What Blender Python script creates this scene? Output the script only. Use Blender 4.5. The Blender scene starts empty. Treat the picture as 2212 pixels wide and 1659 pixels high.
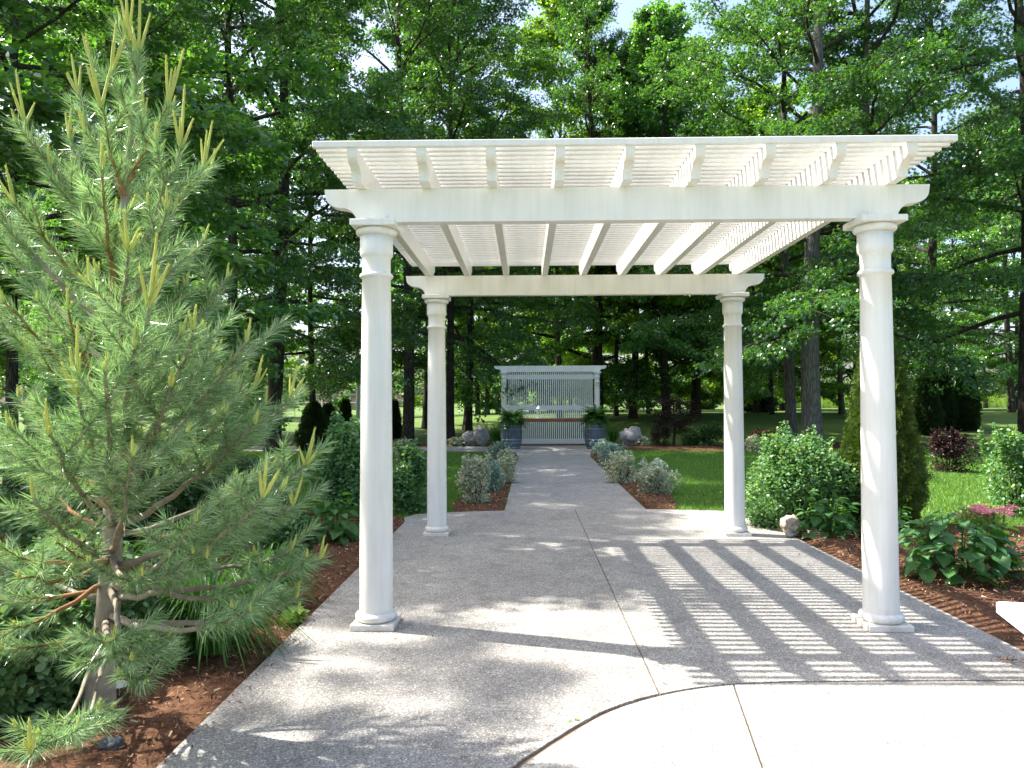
import bpy, bmesh, math, random
import numpy as np
from mathutils import Vector, Matrix
PI = math.pi
random.seed(7)
scene = bpy.context.scene
COL = scene.collection
if COL is None:
    COL = bpy.context.collection

# ------------------------------------------------------------------ camera
EYE = np.array([0.0, 0.0, 1.5])
FPX, YAW, PITCH, ROLL = 2911.0 / 4096 * 2212, .0181, .0259, -.0039   # focal length in units of a 2212 px wide picture
cy, sy, cp, sp, cr, sr = math.cos(YAW), math.sin(YAW), math.cos(PITCH), math.sin(PITCH), math.cos(ROLL), math.sin(ROLL)
_fw = np.array([-sy, cy, 0.0]); _rt = np.array([cy, sy, 0.0]); _up = np.array([0, 0, 1.0])
FW = _fw * cp + _up * sp
_u2 = _up * cp - _fw * sp
RT = _rt * cr + _u2 * sr
UP = _u2 * cr - _rt * sr
cam_d = bpy.data.cameras.new('camera')
cam_d.sensor_width = 36; cam_d.lens = 2911.0 / 4096 * 36
cam_d.clip_start = .05; cam_d.clip_end = 3000
cam = bpy.data.objects.new('camera', cam_d); COL.objects.link(cam)
m = Matrix(((RT[0], UP[0], -FW[0], 0), (RT[1], UP[1], -FW[1], 0), (RT[2], UP[2], -FW[2], EYE[2]), (0, 0, 0, 1)))
cam.matrix_world = m
scene.camera = cam

# ------------------------------------------------------------------ light
SUN = np.array([-.714, .215, 1.0]); SUN /= np.linalg.norm(SUN)
elev = math.asin(SUN[2]); azim = math.atan2(SUN[0], SUN[1])
world = bpy.data.worlds.new('World'); scene.world = world; world.use_nodes = True
nt = world.node_tree; nt.nodes.clear()
sky = nt.nodes.new('ShaderNodeTexSky'); sky.sky_type = 'NISHITA'; sky.sun_disc = False
sky.sun_elevation = elev; sky.sun_rotation = azim % (2 * PI)
sky.air_density = 1.0; sky.dust_density = 4.0; sky.ozone_density = 1.0
bg = nt.nodes.new('ShaderNodeBackground'); bg.inputs[1].default_value = .15
wo = nt.nodes.new('ShaderNodeOutputWorld')
nt.links.new(sky.outputs[0], bg.inputs[0]); nt.links.new(bg.outputs[0], wo.inputs[0])
sd = bpy.data.lights.new('sun', 'SUN'); sd.energy = 5.0; sd.angle = math.radians(.55); sd.color = (1.0, .945, .86)
sun = bpy.data.objects.new('sun', sd); COL.objects.link(sun)
sun.rotation_euler = Vector(SUN).to_track_quat('Z', 'Y').to_euler()
sun.location = (-8, 3, 12)
vs = scene.view_settings
vs.view_transform = 'Standard'; vs.look = 'None'; vs.gamma = 1; vs.exposure = 1.48; vs.use_curve_mapping = False
try:
    scene.cycles.use_denoising = True
    scene.cycles.max_bounces = 8; scene.cycles.diffuse_bounces = 4; scene.cycles.glossy_bounces = 3
    scene.cycles.transmission_bounces = 4; scene.cycles.transparent_max_bounces = 8
    scene.cycles.sample_clamp_indirect = 6
except Exception:
    pass

# ------------------------------------------------------------------ helpers
def ray(px, py):
    d = FW + RT * (px - 1106) / FPX - UP * (py - 829.5) / FPX
    return d / d[1]
def G(px, py, z=0.0):
    d = ray(px, py); t = (z - EYE[2]) / d[2]; return EYE + d * t
def A(px, py, Y):
    return EYE + ray(px, py) * Y
def sm(t):
    t = np.clip(t, 0, 1); return t * t * (3 - 2 * t)
def tz(x, y):
    """height of the lawn"""
    return -.03 + .83 * sm((np.asarray(y, float) - 27) / 20) * (.45 + .55 * sm((np.asarray(x, float) + 12) / 18))
def tag(o, label=None, cat=None, group=None, kind=None):
    if label: o['label'] = label
    if cat: o['category'] = cat
    if group: o['group'] = group
    if kind: o['kind'] = kind
    return o
def empty(name, loc=(0, 0, 0), rz=0):
    o = bpy.data.objects.new(name, None); COL.objects.link(o); o.location = loc; o.rotation_euler = (0, 0, rz)
    o.empty_display_size = .1
    return o
def link(name, me, mat=None, parent=None, loc=None, rot=None, scale=None):
    if mat is not None and not me.materials: me.materials.append(mat)
    o = bpy.data.objects.new(name, me); COL.objects.link(o)
    if parent is not None: o.parent = parent
    if loc is not None: o.location = loc
    if rot is not None: o.rotation_euler = rot
    if scale is not None: o.scale = scale
    return o
def smooth(me, on=True):
    me.polygons.foreach_set('use_smooth', [on] * len(me.polygons)); me.update()
def mesh_np(name, V, F, smooth_=False):
    V = np.asarray(V, np.float32).reshape(-1, 3); F = np.asarray(F, np.int32)
    k = F.shape[1]
    me = bpy.data.meshes.new(name)
    me.vertices.add(len(V)); me.vertices.foreach_set('co', V.ravel())
    me.loops.add(F.size); me.loops.foreach_set('vertex_index', F.ravel())
    me.polygons.add(len(F)); me.polygons.foreach_set('loop_start', np.arange(0, F.size, k, dtype=np.int32))
    try: me.polygons.foreach_set('loop_total', np.full(len(F), k, np.int32))
    except Exception: pass
    if smooth_: me.polygons.foreach_set('use_smooth', np.ones(len(F), bool))
    me.update(calc_edges=True)
    return me
class MB:
    """collects polygons"""
    def __init__(s): s.v = []; s.f = []
    def add(s, v, f):
        n = len(s.v); s.v += [tuple(p) for p in v]; s.f += [tuple(i + n for i in q) for q in f]; return s
    def box(s, c, d, rz=0):
        x, y, z = [k / 2 for k in d]; cc, ss = math.cos(rz), math.sin(rz)
        P = []
        for a, b, e in ((-x, -y, -z), (x, -y, -z), (x, y, -z), (-x, y, -z), (-x, -y, z), (x, -y, z), (x, y, z), (-x, y, z)):
            P.append((c[0] + a * cc - b * ss, c[1] + a * ss + b * cc, c[2] + e))
        return s.add(P, [(0, 3, 2, 1), (4, 5, 6, 7), (0, 1, 5, 4), (1, 2, 6, 5), (2, 3, 7, 6), (3, 0, 4, 7)])
    def bbox(s, c, d, b=.003, rz=0):
        """box with chamfered long edges"""
        bm = bmesh.new(); bmesh.ops.create_cube(bm, size=1)
        for v in bm.verts: v.co = Vector((v.co.x * d[0], v.co.y * d[1], v.co.z * d[2]))
        bmesh.ops.bevel(bm, geom=bm.edges[:], offset=b, segments=1, affect='EDGES', profile=.5)
        R = Matrix.Rotation(rz, 3, 'Z')
        bm.verts.ensure_lookup_table()
        s.add([R @ v.co + Vector(c) for v in bm.verts], [[v.index for v in f.verts] for f in bm.faces]); bm.free(); return s
    def lathe(s, prof, n=24, c=(0, 0, 0), caps=True, wob=0):
        P = []; F = []
        for (r, z) in prof:
            for k in range(n):
                a = 2 * PI * k / n; P.append((c[0] + r * math.cos(a), c[1] + r * math.sin(a), c[2] + z))
        for i in range(len(prof) - 1):
            for k in range(n):
                k2 = (k + 1) % n; F.append((i * n + k, i * n + k2, (i + 1) * n + k2, (i + 1) * n + k))
        if caps:
            F.append(tuple(reversed(range(n)))); F.append(tuple((len(prof) - 1) * n + k for k in range(n)))
        return s.add(P, F)
    def tube(s, pts, rad, n=6, cap=True):
        pts = [np.asarray(p, float) for p in pts]; m_ = len(pts)
        if not hasattr(rad, '__len__'): rad = [rad] * m_
        P = []; F = []
        t0 = pts[1] - pts[0]; t0 = t0 / (np.linalg.norm(t0) + 1e-9)
        ref = np.array([0, 0, 1.0]) if abs(t0[2]) < .9 else np.array([1.0, 0, 0])
        u = np.cross(t0, ref); u /= np.linalg.norm(u)
        for i in range(m_):
            t = pts[min(i + 1, m_ - 1)] - pts[max(i - 1, 0)]; t = t / (np.linalg.norm(t) + 1e-9)
            u = u - t * (u @ t); u /= (np.linalg.norm(u) + 1e-9); w = np.cross(t, u)
            for k in range(n):
                a = 2 * PI * k / n; P.append(pts[i] + rad[i] * (math.cos(a) * u + math.sin(a) * w))
        for i in range(m_ - 1):
            for k in range(n):
                k2 = (k + 1) % n; F.append((i * n + k, i * n + k2, (i + 1) * n + k2, (i + 1) * n + k))
        if cap:
            F.append(tuple(reversed(range(n)))); F.append(tuple((m_ - 1) * n + k for k in range(n)))
        return s.add(P, F)
    def prism(s, poly, z0, z1):
        """extruded polygon in the xy plane"""
        n = len(poly)
        P = [(p[0], p[1], z0) for p in poly] + [(p[0], p[1], z1) for p in poly]
        F = [tuple(range(n, 2 * n)), tuple(reversed(range(n)))] + [(i, (i + 1) % n, n + (i + 1) % n, n + i) for i in range(n)]
        return s.add(P, F)
    def mesh(s, name, sm_=False):
        me = bpy.data.meshes.new(name); me.from_pydata(s.v, [], s.f); me.update()
        if sm_: smooth(me)
        return me
    def build(s, name, mat, parent=None, sm_=False, **k):
        return link(name, s.mesh(name, sm_), mat, parent, **k)
def inpoly(poly, x, y):
    x = np.asarray(x); y = np.asarray(y); c = np.zeros(x.shape, bool); n = len(poly)
    for i in range(n):
        x1, y1 = poly[i]; x2, y2 = poly[(i + 1) % n]
        if y1 == y2: continue
        k = ((y1 > y) != (y2 > y)) & (x < (x2 - x1) * (y - y1) / (y2 - y1) + x1); c ^= k
    return c

# ------------------------------------------------------------------ materials
def newmat(name):
    mt = bpy.data.materials.new(name); mt.use_nodes = True; n = mt.node_tree; n.nodes.clear()
    out = n.nodes.new('ShaderNodeOutputMaterial'); return mt, n, out
def N(n, t, **k):
    nd = n.nodes.new(t)
    for a, b in k.items():
        if a.startswith('_'): setattr(nd, a[1:], b)
        else: nd.inputs[a.replace('__', ' ')].default_value = b
    return nd
def c4(c): return (c[0], c[1], c[2], 1)
def ramp(n, fac, stops):
    r = n.nodes.new('ShaderNodeValToRGB'); n.links.new(fac, r.inputs[0])
    while len(r.color_ramp.elements) < len(stops): r.color_ramp.elements.new(.5)
    for e, (p, c) in zip(r.color_ramp.elements, stops): e.position = p; e.color = c4(c)
    return r.outputs[0]
def coords(n, kind='Object', scale=None):
    tc = n.nodes.new('ShaderNodeTexCoord'); o = tc.outputs[kind]
    if scale:
        mp = n.nodes.new('ShaderNodeMapping'); mp.inputs['Scale'].default_value = scale; n.links.new(o, mp.inputs[0]); o = mp.outputs[0]
    return o
def noise(n, co, scale, detail=4, rough=.55):
    t = N(n, 'ShaderNodeTexNoise', Scale=scale, Detail=detail, Roughness=rough); n.links.new(co, t.inputs['Vector']); return t.outputs[0]
def bump(n, h, strength=.3, dist=.01):
    b = N(n, 'ShaderNodeBump', Strength=strength, Distance=dist); n.links.new(h, b.inputs['Height']); return b.outputs[0]
def mixc(n, f, a, b, mode='MIX'):
    x = n.nodes.new('ShaderNodeMix'); x.data_type = 'RGBA'; x.blend_type = mode
    if isinstance(f, float): x.inputs[0].default_value = f
    else: n.links.new(f, x.inputs[0])
    for v, i in ((a, 6), (b, 7)):
        if isinstance(v, tuple): x.inputs[i].default_value = c4(v)
        else: n.links.new(v, x.inputs[i])
    return x.outputs[2]
def leafmat(name, ca, cb, trans=.35, tcol=None, rough=.42, spec=.5, vary=.25):
    mt, n, out = newmat(name)
    geo = n.nodes.new('ShaderNodeNewGeometry'); oi = n.nodes.new('ShaderNodeObjectInfo')
    col = ramp(n, geo.outputs['Random Per Island'], [(0, ca), (1, cb)])
    hs = N(n, 'ShaderNodeHueSaturation'); n.links.new(col, hs.inputs['Color'])
    mr = N(n, 'ShaderNodeMapRange'); mr.inputs['To Min'].default_value = 1 - vary; mr.inputs['To Max'].default_value = 1 + vary
    n.links.new(oi.outputs['Random'], mr.inputs[0]); n.links.new(mr.outputs[0], hs.inputs['Value'])
    p = N(n, 'ShaderNodeBsdfPrincipled', Roughness=rough); n.links.new(hs.outputs[0], p.inputs['Base Color'])
    p.inputs['Specular IOR Level'].default_value = spec
    t = N(n, 'ShaderNodeBsdfTranslucent')
    if tcol is None: tcol = (2.2, 2.0, .8)
    tc = mixc(n, 1.0, hs.outputs[0], tcol, 'MULTIPLY'); n.links.new(tc, t.inputs[0])
    mx = N(n, 'ShaderNodeMixShader'); mx.inputs[0].default_value = trans
    n.links.new(p.outputs[0], mx.inputs[1]); n.links.new(t.outputs[0], mx.inputs[2]); n.links.new(mx.outputs[0], out.inputs[0])
    return mt
def plain(name, col, rough=.6, spec=.4, var=.12, nscale=6, bumpd=0, bscale=40, metal=0, col2=None):
    mt, n, out = newmat(name); co = coords(n)
    f = noise(n, co, nscale, 5)
    c2 = col2 or tuple(k * (1 - 2 * var) for k in col)
    c = ramp(n, f, [(.3, c2), (.7, col)])
    p = N(n, 'ShaderNodeBsdfPrincipled', Roughness=rough, Metallic=metal); p.inputs['Specular IOR Level'].default_value = spec
    n.links.new(c, p.inputs['Base Color'])
    if bumpd: n.links.new(bump(n, noise(n, co, bscale, 3), .6, bumpd), p.inputs['Normal'])
    n.links.new(p.outputs[0], out.inputs[0]); return mt
M = {}
def white_paint(dirt=False):
    mt, n, out = newmat('white_vinyl_column' if dirt else 'white_vinyl'); co = coords(n)
    f = noise(n, co, 2.2, 6, .65)
    c = ramp(n, f, [(.25, (.74, .73, .68)), (.6, (.8, .79, .75))])
    st_ = noise(n, coords(n, 'Object', (14, 14, .8)), 1.0, 5, .7); c = mixc(n, 1.0, c, ramp(n, st_, [(.3, (.9, .9, .87)), (.55, (1, 1, 1))]), 'MULTIPLY')
    sx_ = n.nodes.new('ShaderNodeSeparateXYZ'); n.links.new(coords(n), sx_.inputs[0])
    dz_ = n.nodes.new('ShaderNodeMath'); dz_.operation = 'MULTIPLY_ADD'; dz_.inputs[1].default_value = -2.2; dz_.inputs[2].default_value = .55; n.links.new(sx_.outputs[2], dz_.inputs[0])
    d2 = n.nodes.new('ShaderNodeMath'); d2.operation = 'MULTIPLY'; d2.use_clamp = True; n.links.new(dz_.outputs[0], d2.inputs[0]); n.links.new(noise(n, coords(n), 24, 6, .75), d2.inputs[1])
    sp_ = noise(n, co, 90, 2)
    if dirt: c = mixc(n, ramp(n, d2.outputs[0], [(.12, (0, 0, 0)), (.4, (.8, .8, .8))]), c, (.4, .35, .28))
    c = mixc(n, ramp(n, sp_, [(.74, (0, 0, 0)), (.8, (.35, .35, .35))]), c, (.5, .46, .4))
    p = N(n, 'ShaderNodeBsdfPrincipled', Roughness=.38); p.inputs['Specular IOR Level'].default_value = .45
    n.links.new(c, p.inputs['Base Color']); n.links.new(bump(n, noise(n, co, 160, 3), .12, .002), p.inputs['Normal'])
    n.links.new(p.outputs[0], out.inputs[0]); return mt
M['white'] = white_paint(); M['column'] = white_paint(True)
def aggregate(name, dark, light, stone, sand, vs_=95):
    mt, n, out = newmat(name); co = coords(n)
    v = N(n, 'ShaderNodeTexVoronoi', Scale=vs_); n.links.new(co, v.inputs['Vector'])
    bw = n.nodes.new('ShaderNodeRGBToBW'); n.links.new(v.outputs['Color'], bw.inputs[0])
    c = ramp(n, bw.outputs[0], [(.2, dark), (.45, stone), (.62, light), (.85, sand)])
    v2 = N(n, 'ShaderNodeTexVoronoi', Scale=vs_, _feature='DISTANCE_TO_EDGE'); n.links.new(co, v2.inputs['Vector'])
    joint = ramp(n, v2.outputs['Distance'], [(.0, (0, 0, 0)), (.13, (1, 1, 1))])
    c = mixc(n, joint, tuple(k * .62 for k in stone), c)
    v3 = N(n, 'ShaderNodeTexVoronoi', Scale=vs_ * .38); n.links.new(co, v3.inputs['Vector'])
    b3 = n.nodes.new('ShaderNodeRGBToBW'); n.links.new(v3.outputs['Color'], b3.inputs[0])
    m3 = n.nodes.new('ShaderNodeMath'); m3.operation = 'LESS_THAN'; m3.inputs[1].default_value = .3; n.links.new(v3.outputs['Distance'], m3.inputs[0])
    m4 = n.nodes.new('ShaderNodeMath'); m4.operation = 'MULTIPLY'; n.links.new(m3.outputs[0], m4.inputs[0]); n.links.new(ramp(n, b3.outputs[0], [(.66, (0, 0, 0)), (.68, (.8, .8, .8))]), m4.inputs[1])
    c = mixc(n, m4.outputs[0], c, tuple(min(.75, k * 1.25) for k in sand))
    m5 = n.nodes.new('ShaderNodeMath'); m5.operation = 'MULTIPLY'; n.links.new(m3.outputs[0], m5.inputs[0]); n.links.new(ramp(n, b3.outputs[0], [(.28, (.8, .8, .8)), (.3, (0, 0, 0))]), m5.inputs[1])
    c = mixc(n, m5.outputs[0], c, tuple(k * .55 for k in dark))
    st_ = noise(n, co, 2.6, 8, .75); c = mixc(n, 1.0, c, ramp(n, st_, [(.36, (.8, .8, .79)), (.5, (1, 1, 1))]), 'MULTIPLY')
    big = noise(n, co, .9, 5, .6); c = mixc(n, 1.0, c, ramp(n, big, [(.3, (.84, .84, .85)), (.7, (1.08, 1.07, 1.04))]), 'MULTIPLY')
    med = noise(n, co, 9, 3); c = mixc(n, 1.0, c, ramp(n, med, [(.3, (.88, .88, .88)), (.7, (1.08, 1.08, 1.08))]), 'MULTIPLY')
    p = N(n, 'ShaderNodeBsdfPrincipled', Roughness=.75); p.inputs['Specular IOR Level'].default_value = .3
    n.links.new(c, p.inputs['Base Color']); n.links.new(bump(n, joint, .5, .003), p.inputs['Normal'])
    n.links.new(p.outputs[0], out.inputs[0]); return mt
M['aggregate'] = aggregate('exposed_aggregate', (.225, .217, .203), (.47, .452, .42), (.345, .335, .315), (.61, .57, .51), 140)
M['front'] = aggregate('pale_concrete', (.27, .255, .235), (.47, .45, .41), (.43, .41, .375), (.54, .52, .47), 130)
M['joint'] = plain('joint_dirt', (.2, .13, .08), .9, .1)
def grassground():
    mt, n, out = newmat('lawn_ground'); co = coords(n)
    f = noise(n, co, .35, 6, .6); g = noise(n, co, 30, 4, .7)
    c = ramp(n, f, [(.3, (.07, .13, .028)), (.7, (.13, .2, .045))])
    c = mixc(n, 1.0, c, ramp(n, g, [(.25, (.55, .55, .5)), (.7, (1.2, 1.2, 1.1))]), 'MULTIPLY')
    p = N(n, 'ShaderNodeBsdfPrincipled', Roughness=.8); p.inputs['Specular IOR Level'].default_value = .2
    n.links.new(c, p.inputs['Base Color']); n.links.new(bump(n, g, .8, .03), p.inputs['Normal'])
    n.links.new(p.outputs[0], out.inputs[0]); return mt
M['ground'] = grassground()
M['blade'] = leafmat('grass_blade', (.075, .18, .03), (.16, .3, .06), .35, (1.8, 1.7, .6), .5, .35, 0)
M['mulch'] = plain('mulch_ground', (.17, .09, .05), .95, .1, .3, 22, .02, 60, col2=(.05, .022, .014))
def chipmat():
    mt, n, out = newmat('mulch_chip'); geo = n.nodes.new('ShaderNodeNewGeometry')
    c = ramp(n, geo.outputs['Random Per Island'], [(0, (.06, .032, .02)), (.35, (.15, .076, .04)), (.75, (.26, .14, .075)), (.92, (.4, .25, .14)), (1, (.58, .45, .3))])
    p = N(n, 'ShaderNodeBsdfPrincipled', Roughness=.8); p.inputs['Specular IOR Level'].default_value = .25
    n.links.new(c, p.inputs['Base Color']); n.links.new(p.outputs[0], out.inputs[0]); return mt
M['chip'] = chipmat()
def bark(name, a, b, sc=14):
    mt, n, out = newmat(name); co = coords(n, 'Object', (1, 1, .1))
    v = N(n, 'ShaderNodeTexVoronoi', Scale=sc, _feature='DISTANCE_TO_EDGE'); n.links.new(co, v.inputs['Vector'])
    f = noise(n, co, sc * .7, 6, .65)
    h = n.nodes.new('ShaderNodeMath'); h.operation = 'MULTIPLY'; n.links.new(v.outputs['Distance'], h.inputs[0]); n.links.new(f, h.inputs[1])
    c = ramp(n, f, [(.3, a), (.7, b)])
    c = mixc(n, ramp(n, h.outputs[0], [(0, (0, 0, 0)), (.12, (1, 1, 1))]), tuple(k * .62 for k in a), c)
    p = N(n, 'ShaderNodeBsdfPrincipled', Roughness=.9); p.inputs['Specular IOR Level'].default_value = .15
    n.links.new(c, p.inputs['Base Color']); n.links.new(bump(n, h.outputs[0], .9, .04), p.inputs['Normal'])
    n.links.new(p.outputs[0], out.inputs[0]); return mt
M['bark'] = bark('oak_bark', (.04, .034, .029), (.1, .088, .075), 24)
M['greybark'] = bark('grey_oak_bark', (.1, .095, .088), (.2, .19, .175), 26)
M['pinebark'] = plain('pine_bark', (.36, .32, .24), .85, .2, .2, 14, .004, 70, col2=(.2, .175, .13))
M['twig'] = plain('pine_twig', (.42, .22, .1), .8, .2, .3, 20)
M['oakleaf'] = leafmat('oak_leaf', (.038, .11, .042), (.075, .18, .07), .42, (2.9, 2.8, .45), .27, .9, .2)
M['oakleaf_sunlit'] = leafmat('oak_leaf_sunlit', (.07, .16, .024), (.13, .23, .04), .5, (2.4, 2.3, .5), .38, .5, .2)  # brighter oak leaf copy; sunlit, backlit glow is put into its colour
M['needle'] = leafmat('pine_needle', (.08, .2, .07), (.36, .52, .28), .25, (1.4, 1.4, .8), .24, 1.0, .15)
M['shoot'] = leafmat('pine_shoot', (.42, .5, .1), (.62, .64, .2), .25, (1.2, 1.2, .6), .5, .4, .08)
M['rose'] = leafmat('shrub_leaf', (.075, .18, .075), (.16, .31, .13), .3, (1.8, 1.8, .6), .4, .5, .1)
M['dark'] = leafmat('dark_shrub_leaf', (.02, .065, .018), (.05, .12, .03), .25, None, .4, .5, .1)
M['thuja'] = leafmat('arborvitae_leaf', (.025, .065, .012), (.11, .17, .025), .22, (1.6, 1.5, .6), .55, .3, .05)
M['thujadark'] = leafmat('arborvitae_dark_leaf', (.015, .04, .012), (.035, .07, .018), .15, None, .6, .25, .05)  # darker leaf copy; on the right lawn its colour includes the shade there
M['cream'] = leafmat('variegated_leaf', (.24, .34, .2), (.78, .75, .56), .25, (1.1, 1.1, .8), .42, .5, .08)
M['blue'] = leafmat('blue_green_leaf', (.16, .28, .23), (.36, .48, .4), .22, (1.2, 1.2, .9), .45, .4, .08)
M['lime'] = leafmat('lime_leaf', (.16, .3, .05), (.34, .46, .12), .35, (1.3, 1.3, .6), .4, .5, .05)
M['lily'] = leafmat('daylily_leaf', (.05, .16, .02), (.1, .25, .035), .35, (1.7, 1.7, .5), .33, .55, .05)
M['pale'] = leafmat('glossy_ground_leaf', (.09, .2, .07), (.2, .33, .13), .25, (1.5, 1.5, .7), .28, .7, .05)
M['purple'] = leafmat('purple_leaf', (.022, .012, .012), (.05, .02, .018), .2, (1.6, 1.2, .9), .45, .4, .1)
M['rust'] = leafmat('rust_leaf', (.2, .08, .04), (.36, .16, .09), .25, (1.4, 1.2, .8), .5, .3, .1)
M['fern'] = leafmat('fern_leaf', (.03, .11, .015), (.07, .18, .03), .3, None, .45, .4, .05)
M['pink'] = leafmat('pink_flower', (.8, .22, .32), (.95, .55, .58), .25, (1, 1, 1), .6, .2, .05)
M['far'] = leafmat('distant_hazed_leaf', (.13, .2, .1), (.22, .3, .16), .3, (1.2, 1.2, .7), .7, .2, .1)  # distance haze is painted in as a paler leaf colour
def bigleaf(name, a, b, tcol=None):
    mt, n, out = newmat(name); oi = n.nodes.new('ShaderNodeObjectInfo')
    co = coords(n)
    w = N(n, 'ShaderNodeTexWave', Scale=9.0, Distortion=1.0, _bands_direction='DIAGONAL'); n.links.new(coords(n, 'Object', (6, 3, 3)), w.inputs['Vector'])
    c = ramp(n, oi.outputs['Random'], [(0, a), (1, b)])
    c = mixc(n, 1.0, c, ramp(n, noise(n, co, 18, 3), [(.3, (.75, .8, .75)), (.7, (1.15, 1.12, 1.1))]), 'MULTIPLY')
    p = N(n, 'ShaderNodeBsdfPrincipled', Roughness=.38); n.links.new(c, p.inputs['Base Color'])
    n.links.new(bump(n, w.outputs[1], .35, .004), p.inputs['Normal'])
    t = N(n, 'ShaderNodeBsdfTranslucent'); n.links.new(mixc(n, 1.0, c, (2.0, 2.0, .6), 'MULTIPLY'), t.inputs[0])
    mx = N(n, 'ShaderNodeMixShader'); mx.inputs[0].default_value = .28
    n.links.new(p.outputs[0], mx.inputs[1]); n.links.new(t.outputs[0], mx.inputs[2]); n.links.new(mx.outputs[0], out.inputs[0]); return mt
M['big'] = bigleaf('hydrangea_leaf', (.035, .13, .035), (.09, .22, .06))
def rock(name, a, b):
    mt, n, out = newmat(name); co = coords(n)
    f = noise(n, co, 5, 8, .7); g = noise(n, co, 28, 5, .7)
    c = ramp(n, f, [(.3, a), (.68, b)]); c = mixc(n, 1.0, c, ramp(n, g, [(.3, (.6, .6, .6)), (.7, (1.2, 1.2, 1.2))]), 'MULTIPLY')
    p = N(n, 'ShaderNodeBsdfPrincipled', Roughness=.85); n.links.new(c, p.inputs['Base Color']); n.links.new(bump(n, f, .8, .03), p.inputs['Normal'])
    n.links.new(p.outputs[0], out.inputs[0]); return mt
M['rock'] = rock('grey_rock', (.16, .155, .15), (.4, .39, .38))
M['tanrock'] = rock('tan_rock', (.3, .24, .17), (.6, .52, .42))
M['darkrock'] = rock('dark_rock', (.04, .045, .05), (.12, .13, .14))
M['barrel'] = plain('barrel_wood', (.13, .15, .19), .6, .4, .25, 5, .004, 60, col2=(.05, .065, .095))
M['hoop'] = plain('barrel_hoop', (.3, .34, .4), .4, .5, .2, 12, 0, 40, metal=.7)
M['board'] = plain('board_wood', (.24, .09, .045), .5, .4, .25, 4, .002, 60, col2=(.12, .04, .02))
M['metal'] = plain('galvanised_metal', (.4, .42, .44), .45, .5, .1, 12, 0, 40, metal=.8)
M['greymetal'] = plain('lamp_metal', (.3, .35, .37), .5, .5, .2, 20, 0, 40, metal=.3)
M['verd'] = plain('pole_wood', (.5, .42, .33), .8, .3, .15, 3)
M['brick'] = plain('building_brick', (.34, .2, .16), .85, .2, .1, 3)
M['roofmat'] = plain('building_roof', (.3, .3, .31), .8, .2, .1, 3)
M['stonewhite'] = plain('bench_stone', (.78, .77, .74), .6, .4, .04, 5, .002, 90)
def glassmat():
    mt, n, out = newmat('lantern_glass'); p = N(n, 'ShaderNodeBsdfPrincipled', Roughness=.05)
    p.inputs['Base Color'].default_value = (.9, .95, .95, 1); p.inputs['Transmission Weight'].default_value = 1.0
    n.links.new(p.outputs[0], out.inputs[0]); return mt
M['glass'] = glassmat()

# ------------------------------------------------------------------ ground
PATIO_X0, PATIO_X1, PATIO_Y1 = -1.53, 2.98, 10.22
curve = [(-.6, 1.9), (-.28, 2.62), (-.053, 3.03), (.128, 3.274), (.339, 3.539), (.50, 3.675), (.684, 3.791), (.88, 3.875), (1.09, 3.93), (1.35, 3.962), (1.645, 3.973), (2.1, 3.985), (2.669, 3.994), (3.4, 3.96)]
def chaikin(P):
    for _ in range(2):
        Q = [P[0]]
        for a_, b_ in zip(P[:-1], P[1:]):
            Q += [(a_[0] * .75 + b_[0] * .25, a_[1] * .75 + b_[1] * .25), (a_[0] * .25 + b_[0] * .75, a_[1] * .25 + b_[1] * .75)]
        P = Q + [P[-1]]
    return P
curve = chaikin(curve)
back = [(-1.53, 9.2), (-1.6, 9.6), (-1.48, 9.86), (-1.24, 9.99), (-.8, 10.1), (-.294, 10.18)]
backr = [(1.685, 10.29), (2.5, 10.2), (2.98, 10.02)]
patio_outline = [(-1.9, -4), (4.2, -4), (4.2, 3.9), (3.0, 4.02), (2.98, 10.02)] + [backr[1], backr[0]] + list(reversed(back)) + [(-1.5, 3.0)]
path_outline = [(-.294, 10.18), (1.685, 10.29), (1.80, 20.5), (2.1, 22.2), (2.75, 23.0), (2.75, 25.4), (-.95, 25.4), (-.95, 25.0), (-9.5, 25.6), (-9.5, 23.1), (-1.2, 22.4), (-.3, 21.9), (-.2, 20.5)]
xs = np.unique(np.concatenate([np.linspace(-500, -60, 12), np.linspace(-60, 60, 81), np.linspace(60, 500, 12)]))
ys = np.unique(np.concatenate([np.linspace(-60, 20, 21), np.linspace(20, 60, 41), np.linspace(60, 900, 22)]))
XX, YY = np.meshgrid(xs, ys); ZZ = tz(XX, YY) - .002
nx, ny = len(xs), len(ys)
idx = np.arange(nx * ny).reshape(ny, nx)
Fq = np.stack([idx[:-1, :-1], idx[:-1, 1:], idx[1:, 1:], idx[1:, :-1]], -1).reshape(-1, 4)
g = link('lawn', mesh_np('lawn', np.stack([XX, YY, ZZ], -1), Fq, True), M['ground']); tag(g, kind='structure')

def flat(name, poly, z0, z1, mat, kind='structure', parent=None):
    o = MB().prism(poly, z0, z1).build(name, mat, parent); tag(o, kind=kind); return o
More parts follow.
